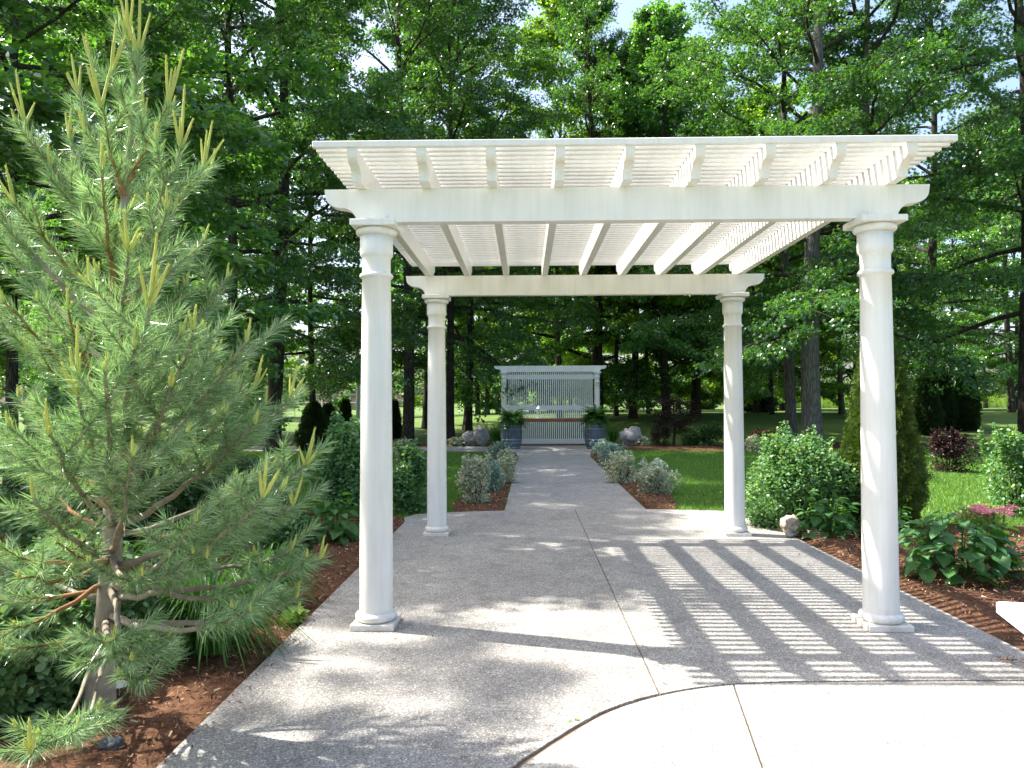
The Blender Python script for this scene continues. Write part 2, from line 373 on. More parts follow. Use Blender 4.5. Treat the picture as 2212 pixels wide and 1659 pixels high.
# dark bedding under the joints
bed_all = [(-1.49, -3.9), (4.1, -3.9), (4.1, 3.7), (2.94, 4.05), (2.94, 9.9), (1.7, 10.2), (1.6, 20.4), (-.1, 20.4), (-.25, 10.1), (-1.4, 9.7), (-1.46, 3.0)]
flat('joint_bed', bed_all, -.12, -.012, M['joint'])
patio = empty('patio'); tag(patio, kind='structure')
g2 = .005
cl = [c for c in curve if c[0] < .675]; crr = [c for c in curve if c[0] > .67]
left_slab = [(-1.9, -4), (-2.2, 1.0)][:0] + [(-1.55, -4), (-.9, -4), (-.9, 1.0)] + [(c[0] - .012 - random.uniform(0, .004), c[1] + .010 + random.uniform(0, .004)) for c in cl] + [(.684 - g2, 3.80), (.69 - g2, 10.235)] + [(-.294, 10.18)] + list(reversed(back))[1:] + [(-1.53, 3.0), (-1.55, 0)]
right_slab = [(.684 + g2, 3.80)] + [(c[0], c[1] + .012) for c in crr if c[0] > .72] + [(3.4, 4.03), (3.02, 4.1), (2.98, 4.3), (2.98, 10.02), (2.5, 10.2), (1.685, 10.29), (.69 + g2, 10.24)]
flat('concrete_slab', left_slab, -.1, 0, M['aggregate'], None, patio)
flat('concrete_slab', right_slab, -.1, 0, M['aggregate'], None, patio)
def jx(y): return 1.10 - (3.93 - y) * .15
front_l = [(c[0] + .01, c[1] - .01) for c in curve if c[0] < 1.05] + [(jx(3.92) - g2, 3.92), (jx(-4) - g2, -4), (-.885, -4), (-.885, 1.0)]
front_r = [(jx(3.92) + g2, 3.92)] + [(c[0], c[1] - .012) for c in curve if c[0] > 1.15] + [(4.3, 3.7), (4.3, -4), (jx(-4) + g2, -4)]
flat('pale_slab', front_l, -.1, .001, M['front'], None, patio)
flat('pale_slab', front_r, -.1, .001, M['front'], None, patio)
path = empty('path'); tag(path, kind='structure')
flat('concrete_slab', [(-.294, 10.19), (1.685, 10.30), (1.80, 20.49), (-.2, 20.49)], -.1, 0, M['aggregate'], None, path)
flat('concrete_slab', [(-.2, 20.505), (1.80, 20.505), (2.1, 22.2), (2.75, 23.0), (2.75, 25.5), (-.95, 25.5), (-.95, 22.5), (-.3, 21.9)], -.1, 0, M['aggregate'], None, path)
flat('concrete_slab', [(-.962, 22.5), (-.962, 25.0), (-9.5, 25.6), (-9.5, 23.1)], -.1, 0, M['aggregate'], None, path)

def bed(name, poly, zc=.0, amp=.02, seed=0):
    """mounded mulch bed on a grid clipped to a polygon"""
    P = np.array(poly); x0, y0 = P.min(0); x1, y1 = P.max(0)
    bm = bmesh.new()
    f = bm.faces.new([bm.verts.new((p[0], p[1], 0)) for p in poly])
    st = .22
    for x in np.arange(x0 + st, x1, st):
        bmesh.ops.bisect_plane(bm, geom=bm.verts[:] + bm.edges[:] + bm.faces[:], plane_co=(x, 0, 0), plane_no=(1, 0, 0))
    for y in np.arange(y0 + st, y1, st):
        bmesh.ops.bisect_plane(bm, geom=bm.verts[:] + bm.edges[:] + bm.faces[:], plane_co=(0, y, 0), plane_no=(0, 1, 0))
    rng = np.random.default_rng(seed)
    for v in bm.verts:
        b = v.is_boundary
        v.co.z = -.028 if b else zc + rng.normal() * amp * .5 + amp * .6 * math.sin(v.co.x * 4 + seed) * math.cos(v.co.y * 3.3)
        if not b: v.co.z = max(v.co.z, -.015)
    me = bpy.data.meshes.new(name); bm.to_mesh(me); bm.free(); smooth(me)
    o = link(name, me, M['mulch']); tag(o, kind='structure'); return o
BEDS = [
    [(-7, -1), (-1.535, -1), (-1.535, 9.2), (-1.62, 9.62), (-2.6, 10.0), (-4.2, 10.6), (-7, 10.2)],
    [(2.985, 4.3), (3.03, 4.1), (4.25, 3.9), (4.25, 1.0), (12, 1.0), (12, 8.0), (7.5, 8.5), (5.6, 8.75), (4.9, 9.3), (4.0, 9.75), (2.99, 9.98)],
    [(-1.0, 10.03), (-.31, 10.18), (-.205, 20.45), (-.3, 21.7), (-.75, 21.7), (-.8, 17), (-.95, 13), (-1.1, 11)],
    [(1.70, 10.3), (2.1, 10.25), (2.25, 10.9), (2.45, 13), (2.4, 17), (2.3, 21.9), (1.95, 21.9), (1.81, 20.4)],
    [(3.0, 23.2), (5.2, 22.6), (8.5, 22.9), (12.5, 24.5), (15, 26), (12, 27.5), (8.3, 26.2), (5, 25.6), (3.0, 25.8)],
    [(-9, 25.7), (-.95, 25.52), (2.9, 25.55), (2.9, 27.0), (-2, 27.0), (-9, 27.2)],
    [(9.5, 14.5), (12, 13.8), (16, 14), (24, 16), (24, 17.5), (15, 16.6), (10, 16.2)][:0] or [(12.5, 18.3), (24, 18.2), (24, 19.6), (12.5, 19.9)],
]
for i, b in enumerate(BEDS):
    bed('mulch_bed', b, .012, .022, i)

# ---- instancing of small faces
def frames(n, rng, tilt=.6, axis=None, droop=0.0):
    nrm = rng.normal(size=(n, 3)) * tilt; nrm[:, 2] += 1
    nrm /= np.linalg.norm(nrm, axis=1)[:, None]
    if axis is None:
        a = rng.uniform(0, 2 * PI, n); ax = np.stack([np.cos(a), np.sin(a), np.full(n, -droop)], 1)
    else: ax = axis + rng.normal(size=(n, 3)) * .45; ax[:, 2] -= droop
    ax -= nrm * (ax * nrm).sum(1)[:, None]; ax /= (np.linalg.norm(ax, axis=1)[:, None] + 1e-9)
    x = np.cross(ax, nrm)
    return np.stack([x, ax, nrm], 1)      # rows
def scatter(TV, TF, pos, R, s):
    TV = np.asarray(TV, float); TF = np.asarray(TF, int); n = len(pos)
    s = np.broadcast_to(np.asarray(s, float), (n,))
    V = np.einsum('kj,njl->nkl', TV, R) * s[:, None, None] + pos[:, None, :]
    F = TF[None] + (np.arange(n) * len(TV))[:, None, None]
    return V.reshape(-1, 3), F.reshape(-1, TF.shape[1])
KITE = ([(0, 0, 0), (.32, .45, .05), (0, 1, -.08), (-.32, .45, .05)], [(0, 1, 2), (0, 2, 3)])
HEX = ([(0, 0, 0), (.34, .3, .06), (.3, .72, .03), (0, 1, -.08), (-.3, .72, .03), (-.34, .3, .06)], [(0, 1, 2), (0, 2, 3), (0, 3, 4), (0, 4, 5)])
def star():
    V = []; F = []
    for a, l, w in ((0, 1, .16), (.75, .72, .15), (-.75, .72, .15), (1.75, .5, .14), (-1.75, .5, .14)):
        d = np.array([math.sin(a), math.cos(a), 0]); q = np.array([d[1], -d[0], 0]); o = np.array([0, .38, 0]); k = len(V)
        V += [o - q * w, o + q * w, o + d * l * .68 + np.array([0, 0, -.1])]; F.append((k, k + 1, k + 2))
    return np.array(V), F
STAR = star()
rng = np.random.default_rng(11)
# mulch chips
cps = []
for i, (b, dens) in enumerate(zip(BEDS, (900, 900, 700, 700, 60, 40, 20))):
    P = np.array(b); lo, hi = P.min(0), P.max(0)
    if i == 0: lo = np.array([-4.0, 2.3])
    if i == 1: hi = np.array([6.8, 9.9]); lo = np.array([2.9, 3.0])
    n = int(np.prod(hi - lo) * dens); x = rng.uniform(lo[0], hi[0], n); y = rng.uniform(lo[1], hi[1], n)
    k = inpoly(b, x, y); cps.append(np.stack([x[k], y[k], rng.uniform(.004, .045, k.sum())], 1))
cps = np.concatenate(cps)
CH = ([(-.5, -.16, 0), (.5, -.12, .05), (.45, .14, 0), (-.5, .1, .12)], [(0, 1, 2), (0, 2, 3)])
V, F = scatter(*CH, cps, frames(len(cps), rng, .5), rng.uniform(.009, .034, len(cps)) * (1 + .04 * np.clip(cps[:, 1] - 4, 0, 20)))
tag(link('mulch_chips', mesh_np('mulch_chips', V, F), M['chip']), 'red brown shredded bark mulch chips covering the planting beds', 'mulch', kind='stuff')
# chips spilt on the paving
sp_ = np.concatenate([np.stack([rng.normal(2.78, .05, 60), rng.normal(4.27, .03, 60), rng.uniform(.003, .02, 60)], 1),
                      np.stack([rng.uniform(-1.5, 2.9, 90), rng.uniform(2.6, 10, 90), np.full(90, .004)], 1),
                      np.stack([-1.53 + np.abs(rng.normal(0, .05, 160)), rng.uniform(2.6, 8, 160), np.full(160, .004)], 1)])
V, F = scatter(*CH, sp_, frames(len(sp_), rng, .3), rng.uniform(.008, .03, len(sp_)))
tag(link('spilled_chips', mesh_np('spilled_chips', V, F), M['chip']), 'small clump and crumbs of mulch spilled on the grey paving', 'mulch', kind='stuff')
# grass blades
n = 420000
yy = 8.0 + 17 * rng.random(n) ** 1.35; xx = rng.uniform(-9.5, 17, n)
keep = ~inpoly(patio_outline, xx, yy) & ~inpoly(path_outline, xx, yy) & (np.abs(xx + .0) < yy * .78 + 1)
for b in BEDS: keep &= ~inpoly(b, xx, yy)
keep &= ~((xx < -4.5) & (yy < 18))
xx, yy = xx[keep], yy[keep]; n = len(xx)
a = rng.uniform(0, 2 * PI, n); hgt = rng.uniform(.035, .075, n); w = .0035 + .0004 * yy
base = np.stack([xx, yy, tz(xx, yy) - .005], 1)
d = np.stack([np.cos(a), np.sin(a), np.zeros(n)], 1) * w[:, None]
lean = rng.normal(size=(n, 3)) * .45; lean[:, 2] = 1
V = np.stack([base - d, base + d, base + lean * hgt[:, None]], 1).reshape(-1, 3)
tag(link('grass', mesh_np('grass', V, np.arange(3 * n).reshape(-1, 3)), M['blade']), 'short mown green grass of the lawn', 'grass', kind='stuff')

# ------------------------------------------------------------------ columns and pergola
def arc(cx, cz, r, a0, a1, n=6, sx=1.0):
    return [(cx + sx * r * math.cos(math.radians(a0 + (a1 - a0) * i / n)), cz + r * math.sin(math.radians(a0 + (a1 - a0) * i / n))) for i in range(n + 1)]
def column(parent, x, y, H, grp=None, s=1.0):
    """a Tuscan column: plinth, torus, shaft with neck, capital, abacus; returns the part"""
    W = M['column']
    r0, r1 = .1125 * s, .097 * s
    ztor = .098
    zc = H - .042                       # underside of abacus
    zn = zc - .322                      # astragal ring height
    prof = [(r0, ztor - .015)]
    for k in range(9):
        t = k / 8; z = ztor + (zn - .02 - ztor) * t
        prof.append((r0 + (r1 - r0) * t ** 1.6, z))
    prof += [(r1 + .003, zn - .018)] + arc(r1 + .001, zn, .0165, -80, 80, 6) + [(r1 + .002, zn + .019), (r1 - .001, zn + .03), (r1 - .001, zn + .118)]
    prof += [(r1 + .003, zn + .126), (r1 + .012, zn + .140), (r1 + .0145, zn + .150), (r1 + .0145, zc - .046)]
    sh = MB().lathe(prof, 40, (x, y, 0)).build('shaft', W, parent, True)
    try:
        for p_ in sh.data.polygons:
            if len(p_.vertices) > 4: p_.use_smooth = False
    except Exception: pass
    pl = MB().bbox((x, y, .02), (.29 * s, .29 * s, .04), .003)
    o = pl.build('plinth', W, sh)
    cap_ = [(r1 + .012, zc - .05)] + arc(r1 + .016, zc - .0235, .0255, -80, 60, 7) + [(r1 + .016, zc + .001)]
    MB().lathe(cap_, 40, (x, y, 0)).build('capital', W, sh, True)
    tor = [(r0 + .006, .0402)] + arc(r0 - .001, .0695, .0295, -75, 85, 8) + [(r0 - .014, .0995)]
    MB().lathe(tor, 40, (x, y, 0)).build('base_ring', W, sh, True)
    MB().bbox((x, y, H - .021), (.30 * s, .30 * s, .042), .003).build('abacus', W, sh)
    bz = MB()
    for dx, dy in ((-1, -1), (1, -1), (1, 1), (-1, 1)):
        bz.lathe([(.011, .0), (.011, .003), (.006, .0045)], 8, (x + dx * .127 * s, y + dy * .127 * s, .0405))
    bz.build('screw_cap', M['stonewhite'], sh)
    return sh
def ogee(L0, L1, z0, z1, endr):
    """side outline of a beam (u, z) with S curved lower ends; L0..L1 top tips, endr horizontal length of the curve"""
    h = z1 - z0
    prof = []
    def s_curve(tip, sgn):
        P = [(tip, z1), (tip + sgn * endr * .03, z1 - h * .20)]
        for k in range(1, 8):
            t = k / 7; a = t * PI / 2
            P.append((tip + sgn * endr * (.03 + .50 * (1 - math.cos(a))), z1 - h * (.20 + .36 * math.sin(a))))
        for k in range(1, 8):
            t = k / 7; a = t * PI / 2
            P.append((tip + sgn * endr * (.53 + .47 * math.sin(a)), z1 - h * (.56 + .44 * (1 - math.cos(a)))))
        return P
    l = s_curve(L0, 1); r = s_curve(L1, -1)
    return l + list(reversed(r))
def beam_x(parent, name, x0, x1, yc, th, z0, z1, endr):
    P = ogee(x0, x1, z0, z1, endr); n = len(P)
    v = [(p[0], yc - th / 2, p[1]) for p in P] + [(p[0], yc + th / 2, p[1]) for p in P]
    f = [tuple(range(n)), tuple(reversed(range(n, 2 * n)))] + [(i, n + i, n + (i + 1) % n, (i + 1) % n) for i in range(n)]
    o = MB().add(v, f).build(name, M['white'], parent)
    return o
XL, XR, Y1, Y2 = -1.016, 2.375, 4.953, 8.345
HC = 2.733
pg = empty('pergola', (0, 0, 0))
tag(pg, 'white garden pergola with round columns and slatted roof over the grey paving', 'pergola')
for (x, y) in ((XL, Y1), (XR, Y1), (XL, Y2), (XR, Y2)):
    column(pg, x, y, HC)
for y in (Y1, Y2):
    b = beam_x(pg, 'beam', -1.365, 2.728, y, .09, HC + .001, 2.96, .22)
    for x in (XL, XR):
        pz = MB().box((x + .01, y - .0475, HC + .028), (.145 * 1.0, .005, .05))
        o = pz.build('bracket', M['white'], b)
        s4 = MB()
        for k in range(4):
            q = MB().lathe([(.0045, 0), (.0045, .002), (.002, .0035)], 8)
            s4.add([(v[0] + x + .01 + (k - 1.5) * .032, y - .05 - v[2], v[1] + HC + .034) for v in q.v], q.f)
        s4.build('bolt', M['white'], b)
ZR0, ZR1 = 2.961, 3.142
def rafter_mesh():
    Ya, Yb = 4.615, 8.69
    h = ZR1 - ZR0
    P = [(Ya, ZR1), (Ya + .002, ZR1 - h * .12)]
    for k in range(1, 7):
        a = k / 6 * PI / 2; P.append((Ya + .066 * (1 - math.cos(a)), ZR1 - h * (.12 + .38 * math.sin(a))))
    for k in range(1, 7):
        a = k / 6 * PI / 2; P.append((Ya + .066 + .064 * math.sin(a), ZR1 - h * (.5 + .32 * (1 - math.cos(a)))))
    P.append((Ya + .132, ZR0))
    Q = [(Ya + Yb - p[0], p[1]) for p in reversed(P)]
    P = P + Q; n = len(P)
    v = [(-.031, p[0], p[1]) for p in P] + [(.031, p[0], p[1]) for p in P]
    f = [tuple(reversed(range(n))), tuple(range(n, 2 * n))] + [(i, (i + 1) % n, n + (i + 1) % n, n + i) for i in range(n)]
    return MB().add(v, f).mesh('rafter')
rm = rafter_mesh()
for k in range(9):
    link('rafter', rm, M['white'], pg, loc=(-1.108 + k * .4466, 0, 0))
sl = MB().bbox((0, 0, 0), (4.10, .038, .042), .004).mesh('roof_slat')
ns = 47; y0 = 4.62; y1 = 8.685
for k in range(ns):
    link('roof_slat', sl, M['white'], pg, loc=(.69 + random.uniform(-.004, .004), y0 + (y1 - y0) * k / (ns - 1), ZR1 + .0212))

# ------------------------------------------------------------------ slatted screen at the end of the path
ar = empty('slatted_screen', (0, 0, 0))
tag(ar, 'white slatted garden screen between two round columns at the far end of the path', 'screen')
ax0, ax1, ay = -.76, 2.56, 26.0
for x in (ax0, ax1): column(ar, x, ay, 2.6, s=.95)
beam_x(ar, 'beam', -1.105, 2.90, ay, .09, 2.601, 2.82, .25)
for z, h in ((2.42, .165), (1.32, .17), (.13, .17)):
    MB().bbox(((ax0 + ax1) / 2, ay + .03, z), (ax1 - ax0 - .2, .03, h), .003).build('rail', M['white'], ar)
vm = MB().bbox((0, 0, 1.31), (.034, .034, 2.575), .003).mesh('slat')
for k in range(43):
    link('slat', vm, M['white'], ar, loc=((ax0 + ax1) / 2 + (k - 21) * .0705, ay - .004, 0))

# ------------------------------------------------------------------ barrels, board, lantern
def barrel(x, y, rz, label):
    t = empty('barrel', (x, y, 0), rz); tag(t, label, 'barrel', 'wooden barrels on the path')
    H = .95; nst = 22
    body = []
    def rad(z): return .358 - .09 * ((z / H - .5) * 2) ** 2
    for k in range(nst):
        a0 = 2 * PI * k / nst; a1 = 2 * PI * (k + 1) / nst; g_ = .007
        v = []; zs = np.linspace(0, H, 9)
        for z in zs:
            r = rad(z)
            for a, rr in ((a0 + g_, r - .006), (a0 + g_ * 3, r), ((a0 + a1) / 2, r + .002), (a1 - g_ * 3, r), (a1 - g_, r - .006)):
                v.append((rr * math.cos(a), rr * math.sin(a), z))
        f = [(i * 5 + j, i * 5 + j + 1, i * 5 + j + 6, i * 5 + j + 5) for i in range(8) for j in range(4)]
        MB().add(v, f).build('stave', M['barrel'], t, True)
    MB().lathe([(rad(.02) - .012, .02), (rad(.3) - .02, .3), (rad(.6) - .02, .6), (rad(.9) - .012, .9), (rad(.9) - .05, .9)], 24).build('inside', M['darkrock'], t)
    for z in (.035, .2, .3, .65, .75, .925):
        w_ = .022
        MB().lathe([(rad(z - w_) + .0005, z - w_), (rad(z - w_) + .006, z - w_), (rad(z + w_) + .006, z + w_), (rad(z + w_) + .0005, z + w_)], 32, caps=False).build('hoop', M['hoop'], t, True)
    return t
BL = (-.46, 23.9); BR = (2.27, 23.8)
barrel(BL[0], BL[1], .2, 'blue grey wooden barrel with fern at the left end of the board')
barrel(BR[0], BR[1], 1.1, 'dark wooden barrel with fern at the right end of the board')
def fern(x, y, z, label, seed):
    rg = np.random.default_rng(seed); t = empty('fern', (x, y, z)); tag(t, label, 'fern', 'ferns planted in the barrels')
    V_, F_, off = [], [], 0; st = MB()
    for i in range(170):
        az = rg.uniform(0, 2 * PI); L = rg.uniform(.36, .62); up = rg.uniform(.2, 1.25); dr = rg.uniform(.6, 1.5)
        pts = []
        for k in range(12):
            s_ = k / 11
            rr = L * s_ * (1 - .25 * up * (1 - s_)); zz = L * (up * s_ * 1.25 - dr * s_ * s_ * .75)
            pts.append(np.array([rr * math.cos(az), rr * math.sin(az), zz]))
        st.tube(pts[::2] + [pts[-1]], .0025, 3, False)
        pts = np.array(pts)
        for k in range(1, 24):
            s_ = k / 24 * 11; i0 = int(s_); i0 = min(i0, 10); p = pts[i0] + (pts[i0 + 1] - pts[i0]) * (s_ - i0); tg = pts[i0 + 1] - pts[i0]; tg /= np.linalg.norm(tg)
            side = np.cross(tg, [0, 0, 1]); side /= np.linalg.norm(side) + 1e-9
            wl = .085 * math.sin(PI * min(1, .15 + .85 * (1 - k / 25))) + .012
            for sg in (-1, 1):
                q = p + (side * sg + tg * .35) * wl + np.array([0, 0, -.15 * wl])
                V_ += [p - tg * .013, p + tg * .013, q]; F_.append((off, off + 1, off + 2)); off += 3
    st.build('stem', M['fern'], t)
    o = link('frond', mesh_np('frond', np.array(V_), np.array(F_)), M['fern'], t); o['kind'] = 'stuff'
fern(BL[0] + .02, BL[1], .9, 'arching green fern in the left barrel', 3)
fern(BR[0], BR[1], .93, 'upright bushy green fern in the right barrel', 5)
t = empty('wooden_board', (.9, 23.85, .951)); tag(t, 'long reddish brown board laid between the two barrels', 'board')
MB().bbox((-.68, 0, .02), (1.36, .30, .04), .004).build('plank', M['board'], t)
MB().bbox((.685, 0, .02), (1.36, .30, .04), .004).build('plank', M['board'], t)
MB().bbox((0, -.151, -.02), (2.0, .02, .115), .004).build('apron', M['board'], t)
t = empty('lantern', (.44, 23.85, .992)); tag(t, 'white lantern with glass sides standing on the wooden board', 'lantern')
MB().bbox((0, 0, .015), (.15, .15, .03), .003).bbox((0, 0, .06), (.115, .115, .06), .003).build('base', M['white'], t)
q = MB()
for dx in (-1, 1):
    for dy in (-1, 1): q.box((dx * .05, dy * .05, .2), (.012, .012, .22))
q.build('frame', M['white'], t)
MB().box((0, -.052, .2), (.09, .003, .22)).box((0, .052, .2), (.09, .003, .22)).build('glass_pane', M['glass'], t)
MB().lathe([(.085, .31), (.07, .34), (.03, .38), (.012, .4), (.012, .42)], 4).build('lid', M['white'], t)

# ------------------------------------------------------------------ white bench at the right
t = empty('bench', (2.47, 3.906, 0), math.atan2(-.035, .126)); tag(t, 'white stone bench seat cut off by the right edge of the picture', 'bench')
MB().bbox((.65, -.21, .415), (1.30, .42, .07), .012).build('seat', M['stonewhite'], t)
for x in (.28, 1.0): MB().bbox((x, -.21, .19), (.12, .3, .38), .012).build('leg', M['stonewhite'], t)

# ------------------------------------------------------------------ rocks
def boulder(name, x, y, w, d, h, mat, label, seed, z=0, lumps=3, cat='rock', grp=None):
    rg = np.random.default_rng(seed)
    bm = bmesh.new(); bmesh.ops.create_icosphere(bm, subdivisions=4, radius=1)
    D = rg.normal(size=(lumps * 5, 3)); D /= np.linalg.norm(D, axis=1)[:, None]
    cut = rg.uniform(.62, .95, len(D))
    from mathutils import noise as mn
    for v in bm.verts:
        p = np.array(v.co); k = 1.0
        dt = D @ p
        for q_, c_ in zip(dt, cut):
            if q_ > 0: k = min(k, c_ / q_)
        k = k * .9 + .1
        f = mn.fractal(v.co * 2.2 + Vector((seed * 3.1, 0, 0)), .7, 2.2, 6) * .17
        q = p * (k + f)
        v.co = Vector((q[0] * w / 2 * 1.12, q[1] * d / 2 * 1.12, (q[2] * .55 + .42) * h))
    me = bpy.data.meshes.new(name); bm.to_mesh(me); bm.free(); smooth(me)
    o = link(name, me, mat, loc=(x, y, z)); tag(o, label, cat, grp); return o
p = G(1016, 962); boulder('boulder', p[0], 25.6, .55, .55, .58, M['rock'], 'leftmost rounded grey boulder left of the blue barrel', 2)
p = G(1041, 962); boulder('boulder', p[0], 25.45, .5, .5, .74, M['rock'], 'taller rugged grey boulder between the rounded one and the left barrel', 4)
p = G(1360, 963); boulder('boulder', p[0], 25.0, .66, .5, .78, M['rock'], 'single pointed grey boulder right of the right barrel', 9)
boulder('rock', G(1690, 1145)[0] + .02, 8.35, .24, .22, .23, M['tanrock'], 'tan upright rock at the edge of the paving behind the right rear column', 12)
boulder('rock', G(1701, 1158)[0], 8.15, .1, .1, .075, M['rock'], 'small round grey stone in front of the tan rock', 14)
boulder('rock', G(243, 1618)[0], G(243, 1618)[1], .1, .08, .06, M['darkrock'], 'small dark stone on the mulch below the pine', 15)
boulder('rock', G(1808, 958)[0], 24.2, .75, .5, .4, M['tanrock'], 'brown rock on the mulch bed beside the large dark oak trunk', 17)
for k, (xx_, yy_, w_) in enumerate(((2.94, 9.05, .6), (2.98, 8.55, .45))):
    o = boulder('edging_stone', xx_ + .22, yy_, w_, .42, .06, M['tanrock'], ('flat tan edging stone behind the right rear column', 'smaller flat tan edging stone next to the tan upright rock')[k], 20 + k, z=-.01, cat='stone')

# ------------------------------------------------------------------ plants
def shrub(name, label, cat, px, py, wpx, hpx, mat, n, ls, seed, leaf=KITE, Y=None, shoots=0, lobes=9, tilt=.7, up=0.0, dz=0.0, grp=None, depth=None, col2=None, mat2=None):
    rg = np.random.default_rng(seed)
    P = G(px, py, -.02) if Y is None else A(px, py, Y)
    Y = P[1]; W = wpx / FPX * Y; H = hpx / FPX * Y; D = depth or W
    z0 = float(tz(P[0], Y)) if Y > 27 else 0.0
    if Y <= 27 and Y is not None: z0 = -.02
    t = empty(name, (P[0], Y + D * .25, z0)); tag(t, label, cat, grp)
    # lobe centres
    c = rg.normal(size=(lobes, 3)); c /= np.linalg.norm(c, axis=1)[:, None]; c[:, 2] = np.abs(c[:, 2]) * 1.1 - .35
    c *= rg.uniform(.35, .78, (lobes, 1)); r = rg.uniform(.22, .52, lobes)
    c = np.concatenate([c, [[0, 0, -.1]]]); r = np.append(r, .6)
    k = rg.integers(0, lobes + 1, n); u = rg.normal(size=(n, 3)); u /= np.linalg.norm(u, axis=1)[:, None]
    rad_ = 1 + rg.normal(0, .13, n)
    pos = c[k] + u * (r[k] * rad_)[:, None]
    out = u.copy()
    if shoots:
        m_ = int(n * .22); sid = rg.integers(0, shoots, m_)
        sd_ = rg.normal(size=(shoots, 3)) * .45; sd_[:, 2] = 1; sd_ /= np.linalg.norm(sd_, axis=1)[:, None]
        sb = rg.normal(size=(shoots, 3)) * .35; sb[:, 2] = np.abs(sb[:, 2]) * .3 + .25
        tt = rg.uniform(0, 1, m_); sl_ = rg.uniform(.4, .75, shoots)
        pos[:m_] = sb[sid] + sd_[sid] * (tt * sl_[sid])[:, None] + rg.normal(size=(m_, 3)) * .025; out[:m_] = sd_[sid] * .6 + rg.normal(size=(m_, 3)) * .5
    lw = rg.random(n) < .1; m2 = lw.sum(); a2_ = rg.uniform(0, 2 * PI, m2); r2_ = rg.uniform(.3, .8, m2)
    pos[lw] = np.stack([np.cos(a2_) * r2_, np.sin(a2_) * r2_, rg.uniform(-.84, -.45, m2)], 1)
    pos = pos * np.array([W / 2, D / 2, H / 2]) + np.array([0, 0, H * .42])
    pos[:, 2] = np.maximum(pos[:, 2], rg.uniform(.01, .06, n))
    pos[:, 2] *= H / max(H * .5, np.percentile(pos[:, 2], 99.3))
    R = frames(n, rg, tilt, out * np.array([1, 1, .5]) + np.array([0, 0, up]))
    V_, F_ = scatter(*leaf, pos, R, rg.uniform(.7, 1.25, n) * ls)
    me = mesh_np('foliage', V_, F_)
    if mat2 is not None:
        me.materials.append(mat); me.materials.append(mat2)
        mi = (rg.random(n) < .12).astype(np.int32).repeat(len(leaf[1])); me.polygons.foreach_set('material_index', mi)
    o = link('foliage', me, mat, t); o['kind'] = 'stuff'
    st = MB()
    for i in range(7):
        a_ = rg.uniform(0, 2 * PI); q = np.array([math.cos(a_) * W * .32, math.sin(a_) * D * .32, H * rg.uniform(.5, .8)])
        st.tube([(q[0] * .1, q[1] * .1, 0), q * .5 + np.array([0, 0, H * .05]), q], [.006 + .006 * W, .005 + .004 * W, .003], 5)
    st.build('stem', M['bark'], t)
    return t
def thuja(name, label, px, py, wpx, hpx, mat, n, ls, seed, Y=None, globe=False, grp=None):
    rg = np.random.default_rng(seed); P = G(px, py, -.02) if Y is None else A(px, py, Y)
    Y = P[1]; W = wpx / FPX * Y; H = hpx / FPX * Y; z0 = float(tz(P[0], Y))
    t = empty(name, (P[0], Y + W * .3, z0)); tag(t, label, 'arborvitae' if not globe else 'shrub', grp)
    h = rg.random(n) ** 1.25; prof = (np.minimum(1, (1 - h) * 1.5) ** .65) * (.72 + .28 * np.minimum(1, h / .15))
    if globe: prof = np.sqrt(np.clip(1 - (h * 2 - .9) ** 2 / 1.25, .02, 1))
    a_ = rg.uniform(0, 2 * PI, n)
    lump = 1 + .13 * np.sin(a_ * 5 + h * 19 + seed) * np.cos(h * 31 + a_ * 3) + .09 * np.sin(a_ * 11 - h * 47)
    rr = W / 2 * prof * lump * (1 - np.abs(rg.normal(0, .1, n)))
    pos = np.stack([rr * np.cos(a_), rr * np.sin(a_), h * H * .98 + .02], 1)
    out = np.stack([np.cos(a_), np.sin(a_), np.full(n, .9)], 1)
    nrm = np.stack([-np.sin(a_), np.cos(a_), np.zeros(n)], 1) + rg.normal(size=(n, 3)) * .6; nrm /= np.linalg.norm(nrm, axis=1)[:, None]
    ax_ = out + rg.normal(size=(n, 3)) * .35; ax_ -= nrm * (ax_ * nrm).sum(1)[:, None]; ax_ /= np.linalg.norm(ax_, axis=1)[:, None]
    R = np.stack([np.cross(ax_, nrm), ax_, nrm], 1)
    TF = ([(0, 0, 0), (.18, .5, 0), (.42, .85, .05), (.1, .75, 0), (0, 1.1, 0), (-.1, .75, 0), (-.42, .85, -.05), (-.18, .5, 0)], [(0, 1, 7), (1, 2, 3), (3, 4, 5), (7, 5, 6)])
    V_, F_ = scatter(*TF, pos, R, rg.uniform(.7, 1.3, n) * ls)
    o = link('foliage', mesh_np('foliage', V_, F_), mat, t); o['kind'] = 'stuff'
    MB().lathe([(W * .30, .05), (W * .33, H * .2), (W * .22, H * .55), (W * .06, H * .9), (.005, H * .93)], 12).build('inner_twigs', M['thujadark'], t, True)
    MB().tube([(0, 0, 0), (0, 0, H * .5)], [.03 + .02 * W, .01], 6).build('trunk', M['bark'], t)
    return t
